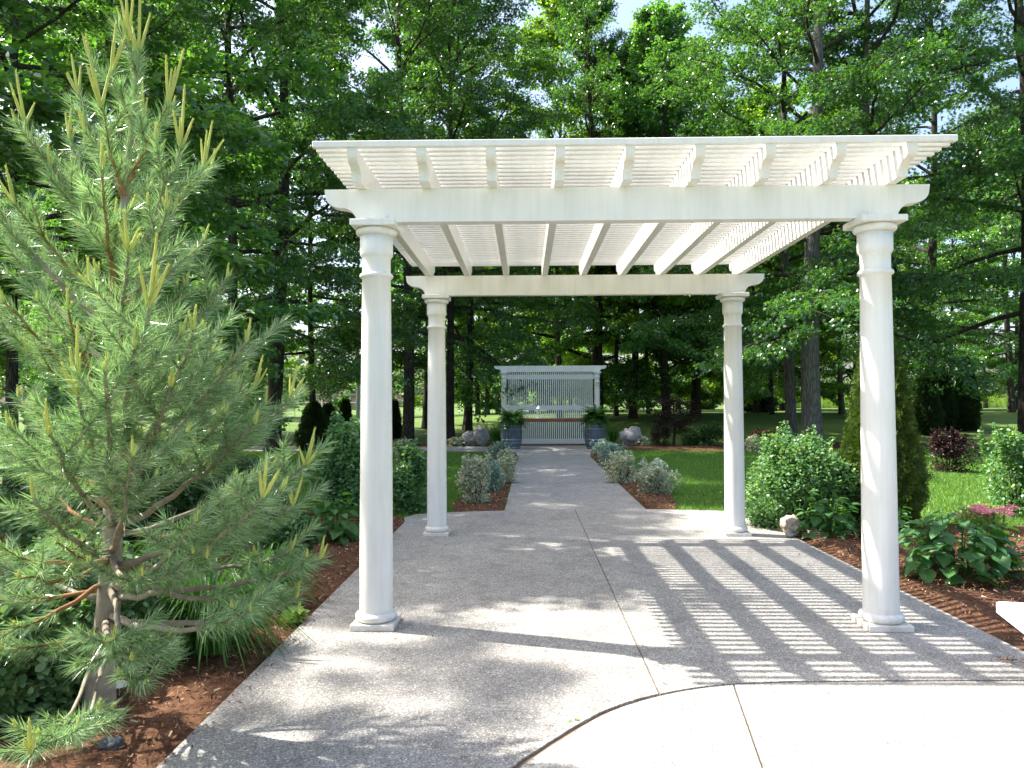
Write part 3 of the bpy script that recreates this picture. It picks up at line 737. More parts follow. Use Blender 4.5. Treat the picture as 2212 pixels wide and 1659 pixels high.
# big leaf (hydrangea, hosta): every leaf a part
def bigleaf_mesh(k):
    L = 1.0; v = []; f = []; ns_ = 7
    wd = [0, .24, .36, .38, .31, .19, 0]
    for i in range(ns_):
        y = i / (ns_ - 1); z = .10 * math.sin(y * 2.4) - (.22 + .1 * k) * y * y; w_ = wd[i]
        c_ = .06 * (1 if w_ else 0)
        v += [(-w_, y, z + c_ + .02 * ((i + k) % 2)), (-w_ * .5, y, z + c_ * .35), (0, y, z - .015), (w_ * .5, y, z + c_ * .35), (w_, y, z + c_ + .02 * ((i + 1) % 2))]
    for i in range(ns_ - 1):
        for j in range(4): a_ = i * 5 + j; f.append((a_, a_ + 1, a_ + 6, a_ + 5))
    v += [(0, -.35, -.12)]; n_ = len(v)
    f.append((2, n_ - 1, 2 + 5))
    me = MB().add(v, f).mesh('leaf', True); me.materials.append(M['big']); return me
BLM = [bigleaf_mesh(k) for k in range(3)]
def bigplant(name, label, cat, px, py, wpx, hpx, nleaf, ls, seed, Y=None, grp=None, depth=None, flowers=0):
    rg = np.random.default_rng(seed); P = G(px, py, -.0); Y = P[1]; W = wpx / FPX * Y; H = hpx / FPX * Y; D = depth or W * .8
    t = empty(name, (P[0], Y + D * .35, .0)); tag(t, label, cat, grp)
    st = MB(); i = 0
    nst = max(6, nleaf // 7)
    stems = []
    for k in range(nst):
        a_ = k * 2.4 + rg.uniform(-.3, .3); r_ = math.sqrt((k + .5) / nst)
        top = np.array([W / 2 * .8 * r_ * math.cos(a_), D / 2 * .8 * r_ * math.sin(a_), H * (1 - .5 * r_ ** 2) * rg.uniform(.75, 1.0)])
        stems.append(top); st.tube([(top[0] * .3, top[1] * .3, 0), top * np.array([.75, .75, .6]), top], [.006, .005, .004], 5)
    st.build('stem', M['fern'], t)
    for i in range(nleaf):
        top = stems[i % nst]; lev = (i // nst) / max(1, nleaf // nst)
        a_ = rg.uniform(0, 2 * PI) if i >= nst else math.atan2(top[1], top[0])
        pz = top * np.array([1 - .2 * lev, 1 - .2 * lev, 1]) + np.array([0, 0, -lev * min(.3, H * .6)])
        out = np.array([math.cos(a_), math.sin(a_)]) * .7 + top[:2] / (np.linalg.norm(top[:2]) + .05) * .9
        az = math.atan2(out[1], out[0])
        s_ = ls * rg.uniform(.65, 1.2) * (1 - .2 * (lev < .1))
        pz = pz + np.array([math.cos(az), math.sin(az), 0]) * .03
        pz[2] = max(pz[2], .05)
        pitch = rg.uniform(-.45, .35) - .3 * lev
        o = link('leaf', BLM[int(rg.integers(0, 3))], None, t, loc=pz)
        o.rotation_euler = (Matrix.Rotation(az - PI / 2, 3, 'Z') @ Matrix.Rotation(pitch, 3, 'X') @ Matrix.Rotation(rg.uniform(-.4, .4), 3, 'Y')).to_euler()
        o.scale = (s_, s_, s_)
    return t

shrub('euonymus_shrub', 'cream variegated shrub nearest the corner of the left path bed', 'shrub', 1027, 1092, 84, 104, M['cream'], 5200, .034, 31, HEX, shoots=14, lobes=8, grp='variegated shrubs along the path', mat2=M['blue'])
shrub('euonymus_shrub', 'silvery variegated shrub second along the left path bed', 'shrub', 1062, 1066, 52, 66, M['blue'], 3000, .034, 32, HEX, shoots=8, grp='variegated shrubs along the path', mat2=M['cream'])
shrub('euonymus_shrub', 'bright cream shrub leaning to the path in the left bed', 'shrub', 1090, 1046, 62, 72, M['cream'], 3600, .034, 33, HEX, shoots=8, grp='variegated shrubs along the path')
shrub('euonymus_shrub', 'blue green shrub in front of the left barrel', 'shrub', 1078, 1003, 76, 50, M['blue'], 3400, .04, 34, HEX, shoots=6, grp='variegated shrubs along the path', mat2=M['cream'])
shrub('euonymus_shrub', 'grey green variegated shrub nearest the corner of the right path bed', 'shrub', 1418, 1070, 96, 68, M['cream'], 4600, .034, 35, HEX, shoots=12, grp='variegated shrubs along the path', mat2=M['blue'])
shrub('euonymus_shrub', 'bright cream shrub beside the lamp in the right path bed', 'shrub', 1350, 1046, 80, 68, M['cream'], 4400, .034, 36, HEX, shoots=10, grp='variegated shrubs along the path')
shrub('euonymus_shrub', 'silvery shrub behind the bright cream one in the right path bed', 'shrub', 1322, 1010, 76, 50, M['blue'], 3400, .036, 37, HEX, shoots=8, grp='variegated shrubs along the path', mat2=M['cream'])
shrub('euonymus_shrub', 'blue green shrub at the foot of the right barrel', 'shrub', 1302, 985, 56, 34, M['blue'], 3000, .04, 38, HEX, shoots=6, grp='variegated shrubs along the path', mat2=M['cream'])
shrub('conifer_shrub', 'teal green shrub behind the lamp on the lawn side', 'shrub', 1428, 1040, 44, 46, M['blue'], 2600, .03, 39, KITE, grp='variegated shrubs along the path')
shrub('rose_shrub', 'large loose light green shrub between the right rear and right front columns', 'shrub', 1742, 1150, 238, 205, M['rose'], 17000, .042, 41, HEX, shoots=44, lobes=20, up=.3, depth=1.1, mat2=M['lime'])
shrub('low_shrub', 'small green and cream shrub beside the tan rock', 'shrub', 1650, 1143, 60, 44, M['rose'], 1800, .03, 42, HEX, shoots=4, mat2=M['cream'])
thuja('arborvitae', 'tall yellow green arborvitae behind the right front column', 1928, 1150, 150, 450, M['thuja'], 20000, .062, 43)
bigplant('hydrangea', 'dark green broad leaved plant left of the right front column', 'hydrangea', 1812, 1168, 150, 105, 100, .135, 44)
bigplant('hydrangea', 'small broad leaved plant right of the right front column', 'hydrangea', 1950, 1165, 70, 75, 36, .13, 45, depth=.35)
bigplant('hydrangea', 'large hydrangea with big glossy leaves near the white bench', 'hydrangea', 2125, 1268, 290, 160, 210, .155, 46)
shrub('spirea', 'low yellow green shrub with pink flowers behind the large hydrangea', 'shrub', 2150, 1150, 130, 50, M['lime'], 2200, .04, 47, KITE, mat2=M['pink'])
rgp = np.random.default_rng(4)
P = G(2160, 1150)
t = empty('pink_flowers', (P[0], P[1] + .1, .2)); tag(t, 'cluster of pink flower heads above the large hydrangea', 'flowers')
pts = np.concatenate([np.array([rgp.uniform(-.25, .2), rgp.uniform(-.2, .1), rgp.uniform(.02, .08)]) + rgp.normal(size=(110, 3)) * np.array([.03, .03, .012]) for _ in range(12)])
V, F = scatter(*KITE, pts, frames(len(pts), rgp, .8), .022)
link('petals', mesh_np('petals', V, F), M['pink'], t)['kind'] = 'stuff'
MB().tube([(0, 0, -.2), (0, 0, .02)], .008, 5).tube([(.1, 0, -.2), (.12, 0, .02)], .008, 5).build('stem', M['fern'], t)
shrub('lime_shrub', 'bright yellow green shrub cut off by the right edge above the pink flowers', 'shrub', 2222, 1120, 150, 185, M['rose'], 7500, .045, 48, HEX, shoots=22, up=.2, mat2=M['lime'])
# left side
shrub('leafy_shrub', 'dense blue green leafy shrub left of the left front column', 'shrub', 742, 1120, 140, 210, M['rose'], 10000, .055, 51, HEX, shoots=26, lobes=16, up=.1, depth=1.0)
shrub('leafy_shrub', 'dark leafy shrub between the two left columns', 'shrub', 885, 1108, 100, 140, M['rose'], 6000, .055, 52, HEX, shoots=12, depth=.9, mat2=M['dark'])
bigplant('hydrangea', 'broad leaved green plant between the dark shrub and the left rear column', 'hydrangea', 905, 1075, 70, 95, 50, .14, 53, depth=.6)
bigplant('hosta', 'dark broad leaved hosta at the foot of the blue green shrub', 'hosta', 712, 1178, 140, 118, 95, .15, 54)
shrub('leafy_shrub', 'small mid green shrub left of the dark hosta', 'shrub', 615, 1185, 110, 80, M['rose'], 3400, .05, 55, HEX, mat2=M['dark'])
shrub('leafy_shrub', 'wide green shrub behind the right side of the pine', 'shrub', 470, 1190, 260, 190, M['dark'], 9000, .055, 56, HEX, shoots=8, mat2=M['rose'])
shrub('leafy_shrub', 'tall shrub with round pale leaves behind the left side of the pine', 'shrub', 70, 1200, 300, 350, M['rose'], 13000, .06, 57, HEX, shoots=22, up=.2, depth=1.6)
shrub('leafy_shrub', 'green shrub behind the pine trunk', 'shrub', 290, 1230, 220, 260, M['dark'], 9000, .055, 58, HEX, shoots=8, mat2=M['rose'])
shrub('ground_cover_shrub', 'low shrub with small glossy pale leaves left of the pine trunk', 'shrub', 90, 1500, 330, 330, M['pale'], 12000, .045, 59, HEX, shoots=16, depth=1.1, Y=None)
shrub('ground_cover_shrub', 'low glossy leaved shrub between the pine trunk and the daylilies', 'shrub', 300, 1370, 160, 150, M['pale'], 4000, .045, 60, HEX, depth=.7)
thuja('dark_conifer', 'rounded dark conifer shrub behind the pine tips', 672, 975, 62, 105, M['thujadark'], 5000, .12, 61, globe=False)
thuja('dark_conifer', 'second rounded dark conifer nearer the left front column', 705, 972, 46, 96, M['thujadark'], 4000, .12, 62)
thuja('dark_conifer', 'slim pointed dark conifer by the far fence', 745, 952, 22, 84, M['thujadark'], 2000, .16, 63)
thuja('dark_conifer', 'slim dark conifer seen beside the left front column', 850, 950, 22, 80, M['thujadark'], 2000, .16, 64)
def daylily(px, py, label, n, L, seed):
    rg = np.random.default_rng(seed); P = G(px, py); t = empty('daylily', (P[0], P[1] + .15, 0)); tag(t, label, 'daylily')
    vv = []; ff = []
    for i in range(n):
        a_ = rg.uniform(0, 2 * PI); l = L * rg.uniform(.55, 1.1); up = rg.uniform(.75, 1.35); r0 = rg.uniform(0, .09)
        b = np.array([math.cos(a_) * r0 * 1.6, math.sin(a_) * r0, 0]); d_ = np.array([math.cos(a_), math.sin(a_), 0]); q = np.array([-d_[1], d_[0], 0])
        k0 = len(vv); S = 7; w0 = rg.uniform(.008, .014)
        for k in range(S):
            s_ = k / (S - 1); p_ = b + d_ * l * (.16 * s_ + .6 * s_ ** 2.2 * (1.35 - up * .7)) + np.array([0, 0, l * (up * s_ * 1.05 - .8 * s_ ** 3)])
            p_[2] = max(p_[2], .01); w_ = w0 * (1 - s_ ** 3) + .0006
            vv += [p_ - q * w_ + np.array([0, 0, .004]), p_, p_ + q * w_ + np.array([0, 0, .004])]
        for k in range(S - 1):
            for j in (0, 1): a2 = k0 + k * 3 + j; ff.append((a2, a2 + 1, a2 + 4, a2 + 3))
    o = link('blades', mesh_np('blades', np.array(vv), np.array(ff), True), M['lily'], t); o['kind'] = 'stuff'
daylily(420, 1430, 'clump of long arching bright green daylily leaves right of the pine trunk', 560, .74, 71)
daylily(545, 1320, 'smaller daylily clump beside the paving edge', 300, .6, 72)
daylily(340, 1330, 'daylily clump hidden behind the larger one near the pine trunk', 350, .7, 77)
shrub('ground_cover_shrub', 'glossy leaved low shrub at the lower left corner', 'shrub', -10, 1600, 260, 260, M['pale'], 7000, .045, 97, HEX, shoots=10, depth=.7)
shrub('ground_cover_shrub', 'glossy leaved low shrub just left of the pine base', 'shrub', 120, 1545, 150, 150, M['pale'], 4000, .04, 98, HEX, depth=.4)
shrub('leafy_shrub', 'dark leafy shrub between the daylilies and the hosta', 'shrub', 600, 1240, 150, 110, M['dark'], 5000, .05, 99, HEX, shoots=4, mat2=M['rose'])
daylily(1075, 958, 'tuft of tall grass leaves between the boulders and the left barrel', 160, .95, 73)
daylily(1325, 955, 'dark tuft of grass leaves right of the right barrel', 160, .9, 74)
daylily(2180, 950, 'tuft of grass at the right edge on the shaded lawn', 120, .7, 75)
shrub('weed', 'tiny green sprout growing in the curved joint of the paving', 'weed', 1243, 1570, 18, 10, M['lime'], 24, .022, 78, HEX)
shrub('weed', 'small light green weed at the edge of the paving', 'weed', 632, 1352, 44, 26, M['lime'], 90, .06, 76, HEX)
# background beds
thuja('shaded_arborvitae', 'leftmost of the three near black arborvitae on the right lawn', 2010, 945, 46, 140, M['thujadark'], 5000, .18, 81, Y=31)  # near black because the shade over these three is put into the leaf colour
thuja('shaded_arborvitae', 'middle near black arborvitae of the three on the right lawn', 2044, 942, 42, 135, M['thujadark'], 5000, .18, 82, Y=33)
thuja('shaded_arborvitae', 'narrow rightmost near black arborvitae standing apart on the right lawn', 2096, 935, 40, 155, M['thujadark'], 5000, .18, 83, Y=33)
shrub('purple_shrub', 'dark purple shrub on the shaded right lawn', 'shrub', 2063, 1022, 92, 92, M['purple'], 5000, .055, 84, KITE, shoots=10)
shrub('boxwood', 'rounded dark green boxwood left of the right rear column', 'shrub', 1538, 966, 52, 50, M['dark'], 5000, .05, 85, HEX, up=.2, mat2=M['rose'])
shrub('boxwood', 'low dark green shrub between the maple and the boxwood', 'shrub', 1495, 966, 42, 34, M['dark'], 3000, .05, 86, HEX)
shrub('dark_low_shrub', 'dark reddish low shrub right of the boulder', 'shrub', 1430, 965, 56, 42, M['purple'], 3000, .05, 87, KITE, mat2=M['dark'])
shrub('small_hosta', 'small white edged plant beside the pointed boulder', 'plant', 1387, 966, 34, 20, M['cream'], 500, .1, 88, HEX)
shrub('small_hosta', 'small white edged plant left of the grey boulders', 'plant', 984, 965, 36, 18, M['cream'], 500, .1, 89, HEX, mat2=M['rose'])
shrub('flowering_shrub', 'cream leaved small shrub right of the right rear column', 'shrub', 1630, 978, 36, 36, M['cream'], 2200, .06, 90, KITE)
shrub('rust_shrub', 'orange brown leaved shrub behind the cream leaved one', 'shrub', 1642, 972, 46, 42, M['rust'], 2400, .07, 91, KITE, mat2=M['purple'])
shrub('rust_shrub', 'dark red shrub before the pale oak trunk', 'shrub', 1680, 970, 44, 38, M['purple'], 2400, .07, 92, KITE, mat2=M['rust'])
shrub('far_shrub', 'bright lime round bush far off beyond the lawn', 'shrub', 1527, 874, 44, 16, M['lime'], 1500, .3, 93, KITE, Y=70)
shrub('far_shrub', 'smaller lime bush far off left of the round one', 'shrub', 1500, 874, 26, 14, M['lime'], 900, .3, 94, KITE, Y=70)
shrub('far_shrub', 'dark spreading bush among the far trunks right of the rear column', 'shrub', 1648, 890, 80, 36, M['dark'], 2500, .25, 95, KITE, Y=48)
shrub('left_bed_shrub', 'pale leaved shrub at the left edge of the rear path', 'shrub', 868, 1000, 40, 50, M['cream'], 1500, .06, 96, KITE, mat2=M['rose'])
# plant tag
P = G(257, 1508); t = empty('plant_label', (P[0], P[1], 0), .3); tag(t, 'small white oval plant marker stuck in the mulch by the pine', 'marker')
o = MB().lathe([(.04, -.0015), (.042, 0), (.04, .0015)], 20).build('plate', M['stonewhite'], t, loc=(0, 0, .07), rot=(math.radians(30), 0, 0)); o.scale = (1, .62, 1)
MB().tube([(0, 0, 0), (0, .01, .07)], .003, 6).build('stake', M['metal'], t)

def bollard(px, py, label, h, s=1.0):
    P = G(px, py); t = empty('garden_lamp', (P[0], P[1], 0)); tag(t, label, 'lamp', 'garden lamps beside the path')
    MB().lathe([(.03, 0), (.03, h - .24)], 12).build('post', M['greymetal'], t)
    MB().bbox((0, 0, h - .23), (.14, .14, .02), .003).build('tray', M['greymetal'], t)
    q = MB()
    for dx in (-1, 1):
        for dy in (-1, 1): q.box((dx * .055, dy * .055, h - .14), (.014, .014, .16))
    q.build('frame', M['greymetal'], t)
    MB().box((0, 0, h - .14), (.1, .1, .158)).build('glass_pane', M['glass'], t)
    MB().lathe([(.105, h - .06), (.085, h - .045), (.07, h - .03), (.03, h), (.012, h + .015), (.012, h + .03)], 12).build('cap', M['greymetal'], t, True)
bollard(1389, 1052, 'blue grey garden lamp among the shrubs of the right path bed', .46)
bollard(1070, 1052, 'grey garden lamp half hidden in the shrubs of the left path bed', .42)

# ------------------------------------------------------------------ deciduous trees
def oak_template(seed, H, R, zb, nleaf, leaf, ls, nl=44, tilt=.75, sparse=.2, droop0=-.3):
    rg = np.random.default_rng(seed); wood = MB(); tw = []
    trunkx = lambda z: np.array([.12 * math.sin(z * .35 + seed), .12 * math.cos(z * .29 + seed * 2), z])
    for i in range(nl):
        t_ = (i + rg.uniform(0, .8)) / nl; z = zb + (H - zb) * t_ * .97; az = i * 2.399 + rg.uniform(-.4, .4)
        L = R * (1 - t_ ** 1.9) ** .6 * rg.uniform(.7, 1.12) + .35
        el = droop0 + 1.25 * t_ + rg.uniform(-.12, .12)
        p = trunkx(z); pts = [p]; d_ = np.array([math.cos(az) * math.cos(el + .25), math.sin(az) * math.cos(el + .25), math.sin(el + .25)])
        for k in range(6):
            d_ = d_ + rg.normal(size=3) * .13 + np.array([0, 0, -.05 if t_ < .6 else .03]); d_ /= np.linalg.norm(d_); p = p + d_ * L / 6; pts.append(p)
        r0 = .012 + .012 * L
        wood.tube(pts, [r0 * (1 - .8 * k / 6) for k in range(7)], 5, False)
        pa = np.array(pts)
        ns_ = int(5 + L * 1.9)
        for j in range(ns_):
            s_ = .22 + .78 * (j + rg.random()) / ns_; q = s_ * 6; i0 = min(int(q), 5); b = pa[i0] + (pa[i0 + 1] - pa[i0]) * (q - i0); tg = pa[i0 + 1] - pa[i0]; tg /= np.linalg.norm(tg)
            side = np.cross(tg, [0, 0, 1]); side /= np.linalg.norm(side) + 1e-9
            sd = tg * .75 + side * (1 if j % 2 else -1) * rg.uniform(.5, 1.1) + np.array([0, 0, rg.uniform(-.25, .2)]); sd /= np.linalg.norm(sd)
            l2 = L * .34 * (1.15 - s_ * .5) * rg.uniform(.6, 1.2) + .18
            e = b + sd * l2 + np.array([0, 0, -.08 * l2]); mid = b + sd * l2 * .5 + rg.normal(size=3) * .05
            wood.tube([b, mid, e], [.013, .009, .004], 3, False)
            for c_ in range(7): tw.append(b + (e - b) * (.25 + .8 * c_ / 6))
        for c_ in range(4): tw.append(pa[-1] + rg.normal(size=3) * .12)
    tw = np.array(tw)
    # leaves gather on a random subset of twig points, so gaps remain
    w_ = rg.random(len(tw)) ** 1.3 * (rg.random(len(tw)) > sparse); w_ /= w_.sum()
    k = rg.choice(len(tw), nleaf, p=w_)
    pos = tw[k] + rg.normal(size=(nleaf, 3)) * np.array([.15, .15, .07])
    out = pos * np.array([1, 1, 0]); out /= np.linalg.norm(out, axis=1)[:, None] + 1e-6
    R_ = frames(nleaf, rg, tilt, out * .7, .35)
    V_, F_ = scatter(*leaf, pos, R_, rg.uniform(.7, 1.25, nleaf) * ls)
    crown = mesh_np('crown', V_, F_); branches = wood.mesh('branch', True)
    return crown, branches
def trunk_mesh(seed, H):
    q = MB(); rg = np.random.default_rng(seed); nz = 26; n_ = 18; P_ = []; F_ = []
    ph = rg.uniform(0, 6, 6)
    for i in range(nz):
        z = H * (i / (nz - 1)) ** 1.4; t_ = z / H
        r = (1 - t_ * .88) * .5 + .26 * math.exp(-z / .4) * .5
        c_ = (.12 * math.sin(z * .35 + seed), .12 * math.cos(z * .29 + seed * 2))
        for k in range(n_):
            a_ = 2 * PI * k / n_; rr = r * (1 + .05 * math.sin(5 * a_ + ph[0] + z * .3) + .16 * math.exp(-z / .5) * math.sin(4 * a_ + ph[1]) + rg.normal() * .018)
            P_.append((c_[0] * .0 + rr * math.cos(a_), rr * math.sin(a_), z)); 
    for i in range(nz - 1):
        for k in range(n_): F_.append((i * n_ + k, i * n_ + (k + 1) % n_, (i + 1) * n_ + (k + 1) % n_, (i + 1) * n_ + k))
    # bend with height is added after scaling (see place_tree)
    me = bpy.data.meshes.new('trunk'); me.from_pydata(P_, [], F_); smooth(me); return me
TPL = {}
def tpl(key, *a, **k):
    H = a[1]; cr_, br = oak_template(*a, **k); TPL[key] = (cr_, br, H, a[0])
tpl('A', 1, 18, 4.4, 2.9, 58000, STAR, .135, nl=48, sparse=.38)
tpl('B', 2, 18, 4.7, 3.5, 58000, STAR, .135, nl=44, sparse=.38)
tpl('C', 3, 18, 4.3, 2.8, 56000, KITE, .165, nl=42, sparse=.38)
tpl('D', 4, 18, 4.7, 2.3, 56000, KITE, .165, nl=42, sparse=.38)
tpl('F', 6, 18, 4.4, 6.0, 9000, KITE, .2, nl=26, sparse=.7)
tpl('E', 5, 18, 4.4, 4.5, 26000, KITE, .2, nl=34, sparse=.6)
for k, mt_ in (('A', 'oakleaf'), ('B', 'oakleaf'), ('C', 'oakleaf'), ('D', 'oakleaf_sunlit'), ('E', 'oakleaf'), ('F', 'oakleaf')): TPL[k][0].materials.append(M[mt_]); TPL[k][1].materials.append(M['bark'])
sunlit_crown = TPL['D'][0]
ntree = 0
def place_tree(px, Y, dia, H, key, label, grp=None, lean=(0, 0), X=None, zb=None, name='oak_tree', sxy=None):
    global ntree
    ntree += 1
    x = A(px, 870, Y)[0] if X is None else X
    z = float(tz(x, Y)) - .05
    cr_, br, H0, seed = TPL[key]
    s_ = H / H0; sx = sxy or s_ * .5 + .5
    rz = (ntree * 1.93) % (2 * PI)
    t = empty(name, (x, Y, z)); t.rotation_euler = (math.radians(lean[1]), math.radians(lean[0]), 0)
    tag(t, label, 'tree', grp)
    tm = trunk_mesh(ntree + 100, H)
    co = np.zeros(len(tm.vertices) * 3, np.float32); tm.vertices.foreach_get('co', co); co = co.reshape(-1, 3)
    co[:, :2] *= dia
    zt_ = co[:, 2] / s_
    bx = .12 * np.sin(zt_ * .35 + seed) * sx; by = .12 * np.cos(zt_ * .29 + seed * 2) * sx
    c_, s2 = math.cos(rz), math.sin(rz)
    co[:, 0] += bx * c_ - by * s2; co[:, 1] += bx * s2 + by * c_
    tm.vertices.foreach_set('co', co.ravel()); tm.update()
    link('trunk', tm, M['greybark' if px in (1706, 1764, 1822, 1893) else 'bark'], t)
    link('branch', br, None, t, rot=(0, 0, rz), scale=(sx, sx, s_))
    o = link('crown', cr_, None, t, rot=(0, 0, rz), scale=(sx, sx, s_)); o['kind'] = 'stuff'
    return t
F1, F2, F3 = 'oaks close behind the pergola', 'oaks of the middle rows', 'slim oaks of the far rows'
T = [
 # px, Y, dia, H, key, lean, label, group
 (490, 19.5, .30, 21, 'A', (0, 0), 'tall oak whose dark trunk rises between the pine top and the pergola roof', F1),
 (600, 23.0, .50, 22, 'B', (0, 0), 'thick dark oak trunk just right of the pine, left of the thin sunlit gap', F1),
 (673, 31.0, .30, 19, 'C', (0, 0), 'slim oak standing in the white gap left of the left front column', F1),
 (877, 28.7, .46, 23, 'A', (-.6, 0), 'thick oak seen between the two left columns', F1),
 (919, 36.5, .33, 22, 'C', (0, 0), 'oak just left of the left rear column', F1),
 (972, 30.5, .36, 22, 'B', (0, 0), 'oak directly right of the left rear column', F1),
 (1004, 35.0, .42, 24, 'A', (1.2, 0), 'leaning oak behind the grey boulders', F1),
 (1296, 40.0, .64, 25, 'B', (-1.3, 0), 'thick oak right behind the right end of the slatted screen', F1),
 (1211, 42.0, .36, 26, 'D', (0, 0), 'oak whose trunk shows through the slats of the screen', F2),
 (1334, 43.0, .26, 22, 'D', (0, 0), 'slim oak between the thick one at the screen and the forked one', F2),
 (1370, 41.0, .44, 21, 'C', (.8, 0), 'oak with flared base above the pointed boulder', F2),
 (1400, 46.0, .26, 25, 'D', (0, 0), 'thin oak in the bright gap above the maple', F2),
 (1441, 38.5, .48, 22, 'C', (-.7, 0), 'thick oak directly behind the dark red maple', F2),
 (1500, 43.0, .58, 22, 'D', (-.5, 0), 'broad oak right of the dark red maple', F2),
 (1629, 46.0, .28, 20, 'C', (0, 0), 'slim oak right of the right rear column', F2),
 (1671, 44.0, .3, 20, 'D', (0, 0), 'slim dark oak left of the pale trunk', F2),
 (1706, 27.5, .42, 21, 'B', (0, 0), 'oak with pale sunlit trunk left of the big grey one', F1),
 (1764, 23.6, .62, 22, 'A', (.3, 0), 'largest grey oak trunk behind the loose light green shrub', F1),
 (1822, 44.0, .33, 20, 'D', (0, 0), 'oak in the bright gap left of the right front column', F2),
 (1893, 25.0, .38, 24, 'B', (0, 0), 'oak directly behind the tall arborvitae', F1),
 (2022, 34.0, .5, 25, 'A', (0, 0), 'dark oak behind the near black arborvitae', F1),
 (2181, 46.0, .42, 19, 'C', (0, 0), 'oak beside the bright meadow at the right edge', F2),
 (2197, 58.0, .35, 19, 'D', (0, 0), 'thinner oak just right of the one by the bright meadow', F2),
 (2222, 26.0, .5, 24, 'B', (0, 0), 'dark oak trunk cut off by the right edge', F1),
 (250, 24.0, .4, 22, 'A', (0, 0), 'oak behind the top of the pine', F1),
 (22, 12.0, .2, 13.5, 'B', (0, 0), 'nearest dark oak trunk at the upper left corner', F1),
 (215, 15.5, .26, 18, 'C', (0, 0), 'slim oak right behind the pine, nearer than its neighbours', F1),
 (385, 33.0, .4, 21, 'C', (0, 0), 'oak behind the right side of the pine', F1),
 (120, 34.0, .4, 21, 'A', (0, 0), 'oak behind the left side of the pine', F1),
]
for a_ in T: place_tree(a_[0], a_[1], a_[2], a_[3], a_[4], a_[6], a_[7], a_[5])
far = [(1035, 62), (1050, 60), (1072, 57), (1105, 66), (1150, 60), (1190, 56), (1235, 64), (1600, 60), (1570, 68), (1692, 58), (1745, 66), (1850, 55), (1465, 70), (1355, 72), (945, 64), (1960, 60), (2060, 62), (560, 60), (430, 62), (300, 52), (200, 60), (60, 55), (2130, 72)]
FL = ['leftmost thin trunk in the cluster left of the screen', 'middle trunk in the cluster left of the screen', 'thick trunk ending the cluster left of the screen', 'distant oak showing behind the left end of the screen beam',
 'distant oak seen through the left half of the screen slats', 'distant oak seen through the middle of the screen slats', 'distant oak seen through the right part of the screen slats',
 'distant oak just right of the right rear column', 'distant oak hidden mostly by the right rear column', 'distant oak left of the pale sunlit trunk', 'distant oak between the pale trunk and the big grey trunk', 'distant oak touching the right front column',
 'distant oak between the red maple and the broad oak', 'distant oak framed between the slim and the flared trunk', 'distant oak between the left rear column and the one beside it', 'distant oak left of the near black arborvitae', 'distant oak between the near black arborvitae',
 'distant oak behind the thick trunk near the pine tips', 'distant oak seen past the right side of the pine', 'distant oak behind the centre of the pine', 'distant oak behind the pine trunk', 'distant oak at far left behind the pine', 'distant oak by the meadow right of the narrow arborvitae']
for i, (px, Y) in enumerate(far):
    place_tree(px, Y, .38, 19 + (i * 7 % 5), 'CD'[i % 2], FL[i], F3)
# small tree just outside the left edge: it throws the dappled shade on the paving
place_tree(0, 9.1, .2, 12.0, 'E', 'small leafy tree beyond the left edge that shades the paving', None, X=-8.5, sxy=.85)

place_tree(0, 7.5, .16, 16.0, 'F', 'tall sparse tree farther beyond the left edge that dapples the front paving', None, X=-11.6, sxy=.5)

# dark red maple
def maple(px, py, wpx, hpx, label, seed):
    rg = np.random.default_rng(seed); P = G(px, py, -.02); Y = P[1]; W = wpx / FPX * Y; H = hpx / FPX * Y
    t = empty('maple', (P[0], Y, -.03)); tag(t, label, 'tree'); q = MB(); pts = []
    q.tube([(0, 0, 0), (.05, 0, H * .3), (0, .03, H * .8)], [.05, .035, .012], 8)
    for i in range(16):
        z = H * (.25 + .6 * i / 16); a_ = i * 2.4; l = W * .5 * (1.1 - abs(i / 16 - .45)); e = np.array([math.cos(a_) * l, math.sin(a_) * l, z + .12]); b = np.array([0, 0, z - .1])
        q.tube([b, (b + e) / 2 + np.array([0, 0, .05]), e], [.014, .01, .004], 4)
        for k in range(8): pts.append(b + (e - b) * (.4 + .65 * k / 7) + rg.normal(size=3) * .05)
    pts = np.array(pts); n_ = 4200; k = rg.integers(0, len(pts), n_); pos = pts[k] + rg.normal(size=(n_, 3)) * np.array([.12, .12, .05])
    V_, F_ = scatter(*STAR, pos, frames(n_, rg, .5, None, .5), rg.uniform(.06, .1, n_))
    o = link('crown', mesh_np('crown', V_, F_), M['purple'], t); o['kind'] = 'stuff'; q.build('trunk', M['bark'], t)
maple(1455, 962, 100, 120, 'small dark red maple right of the screen', 5)

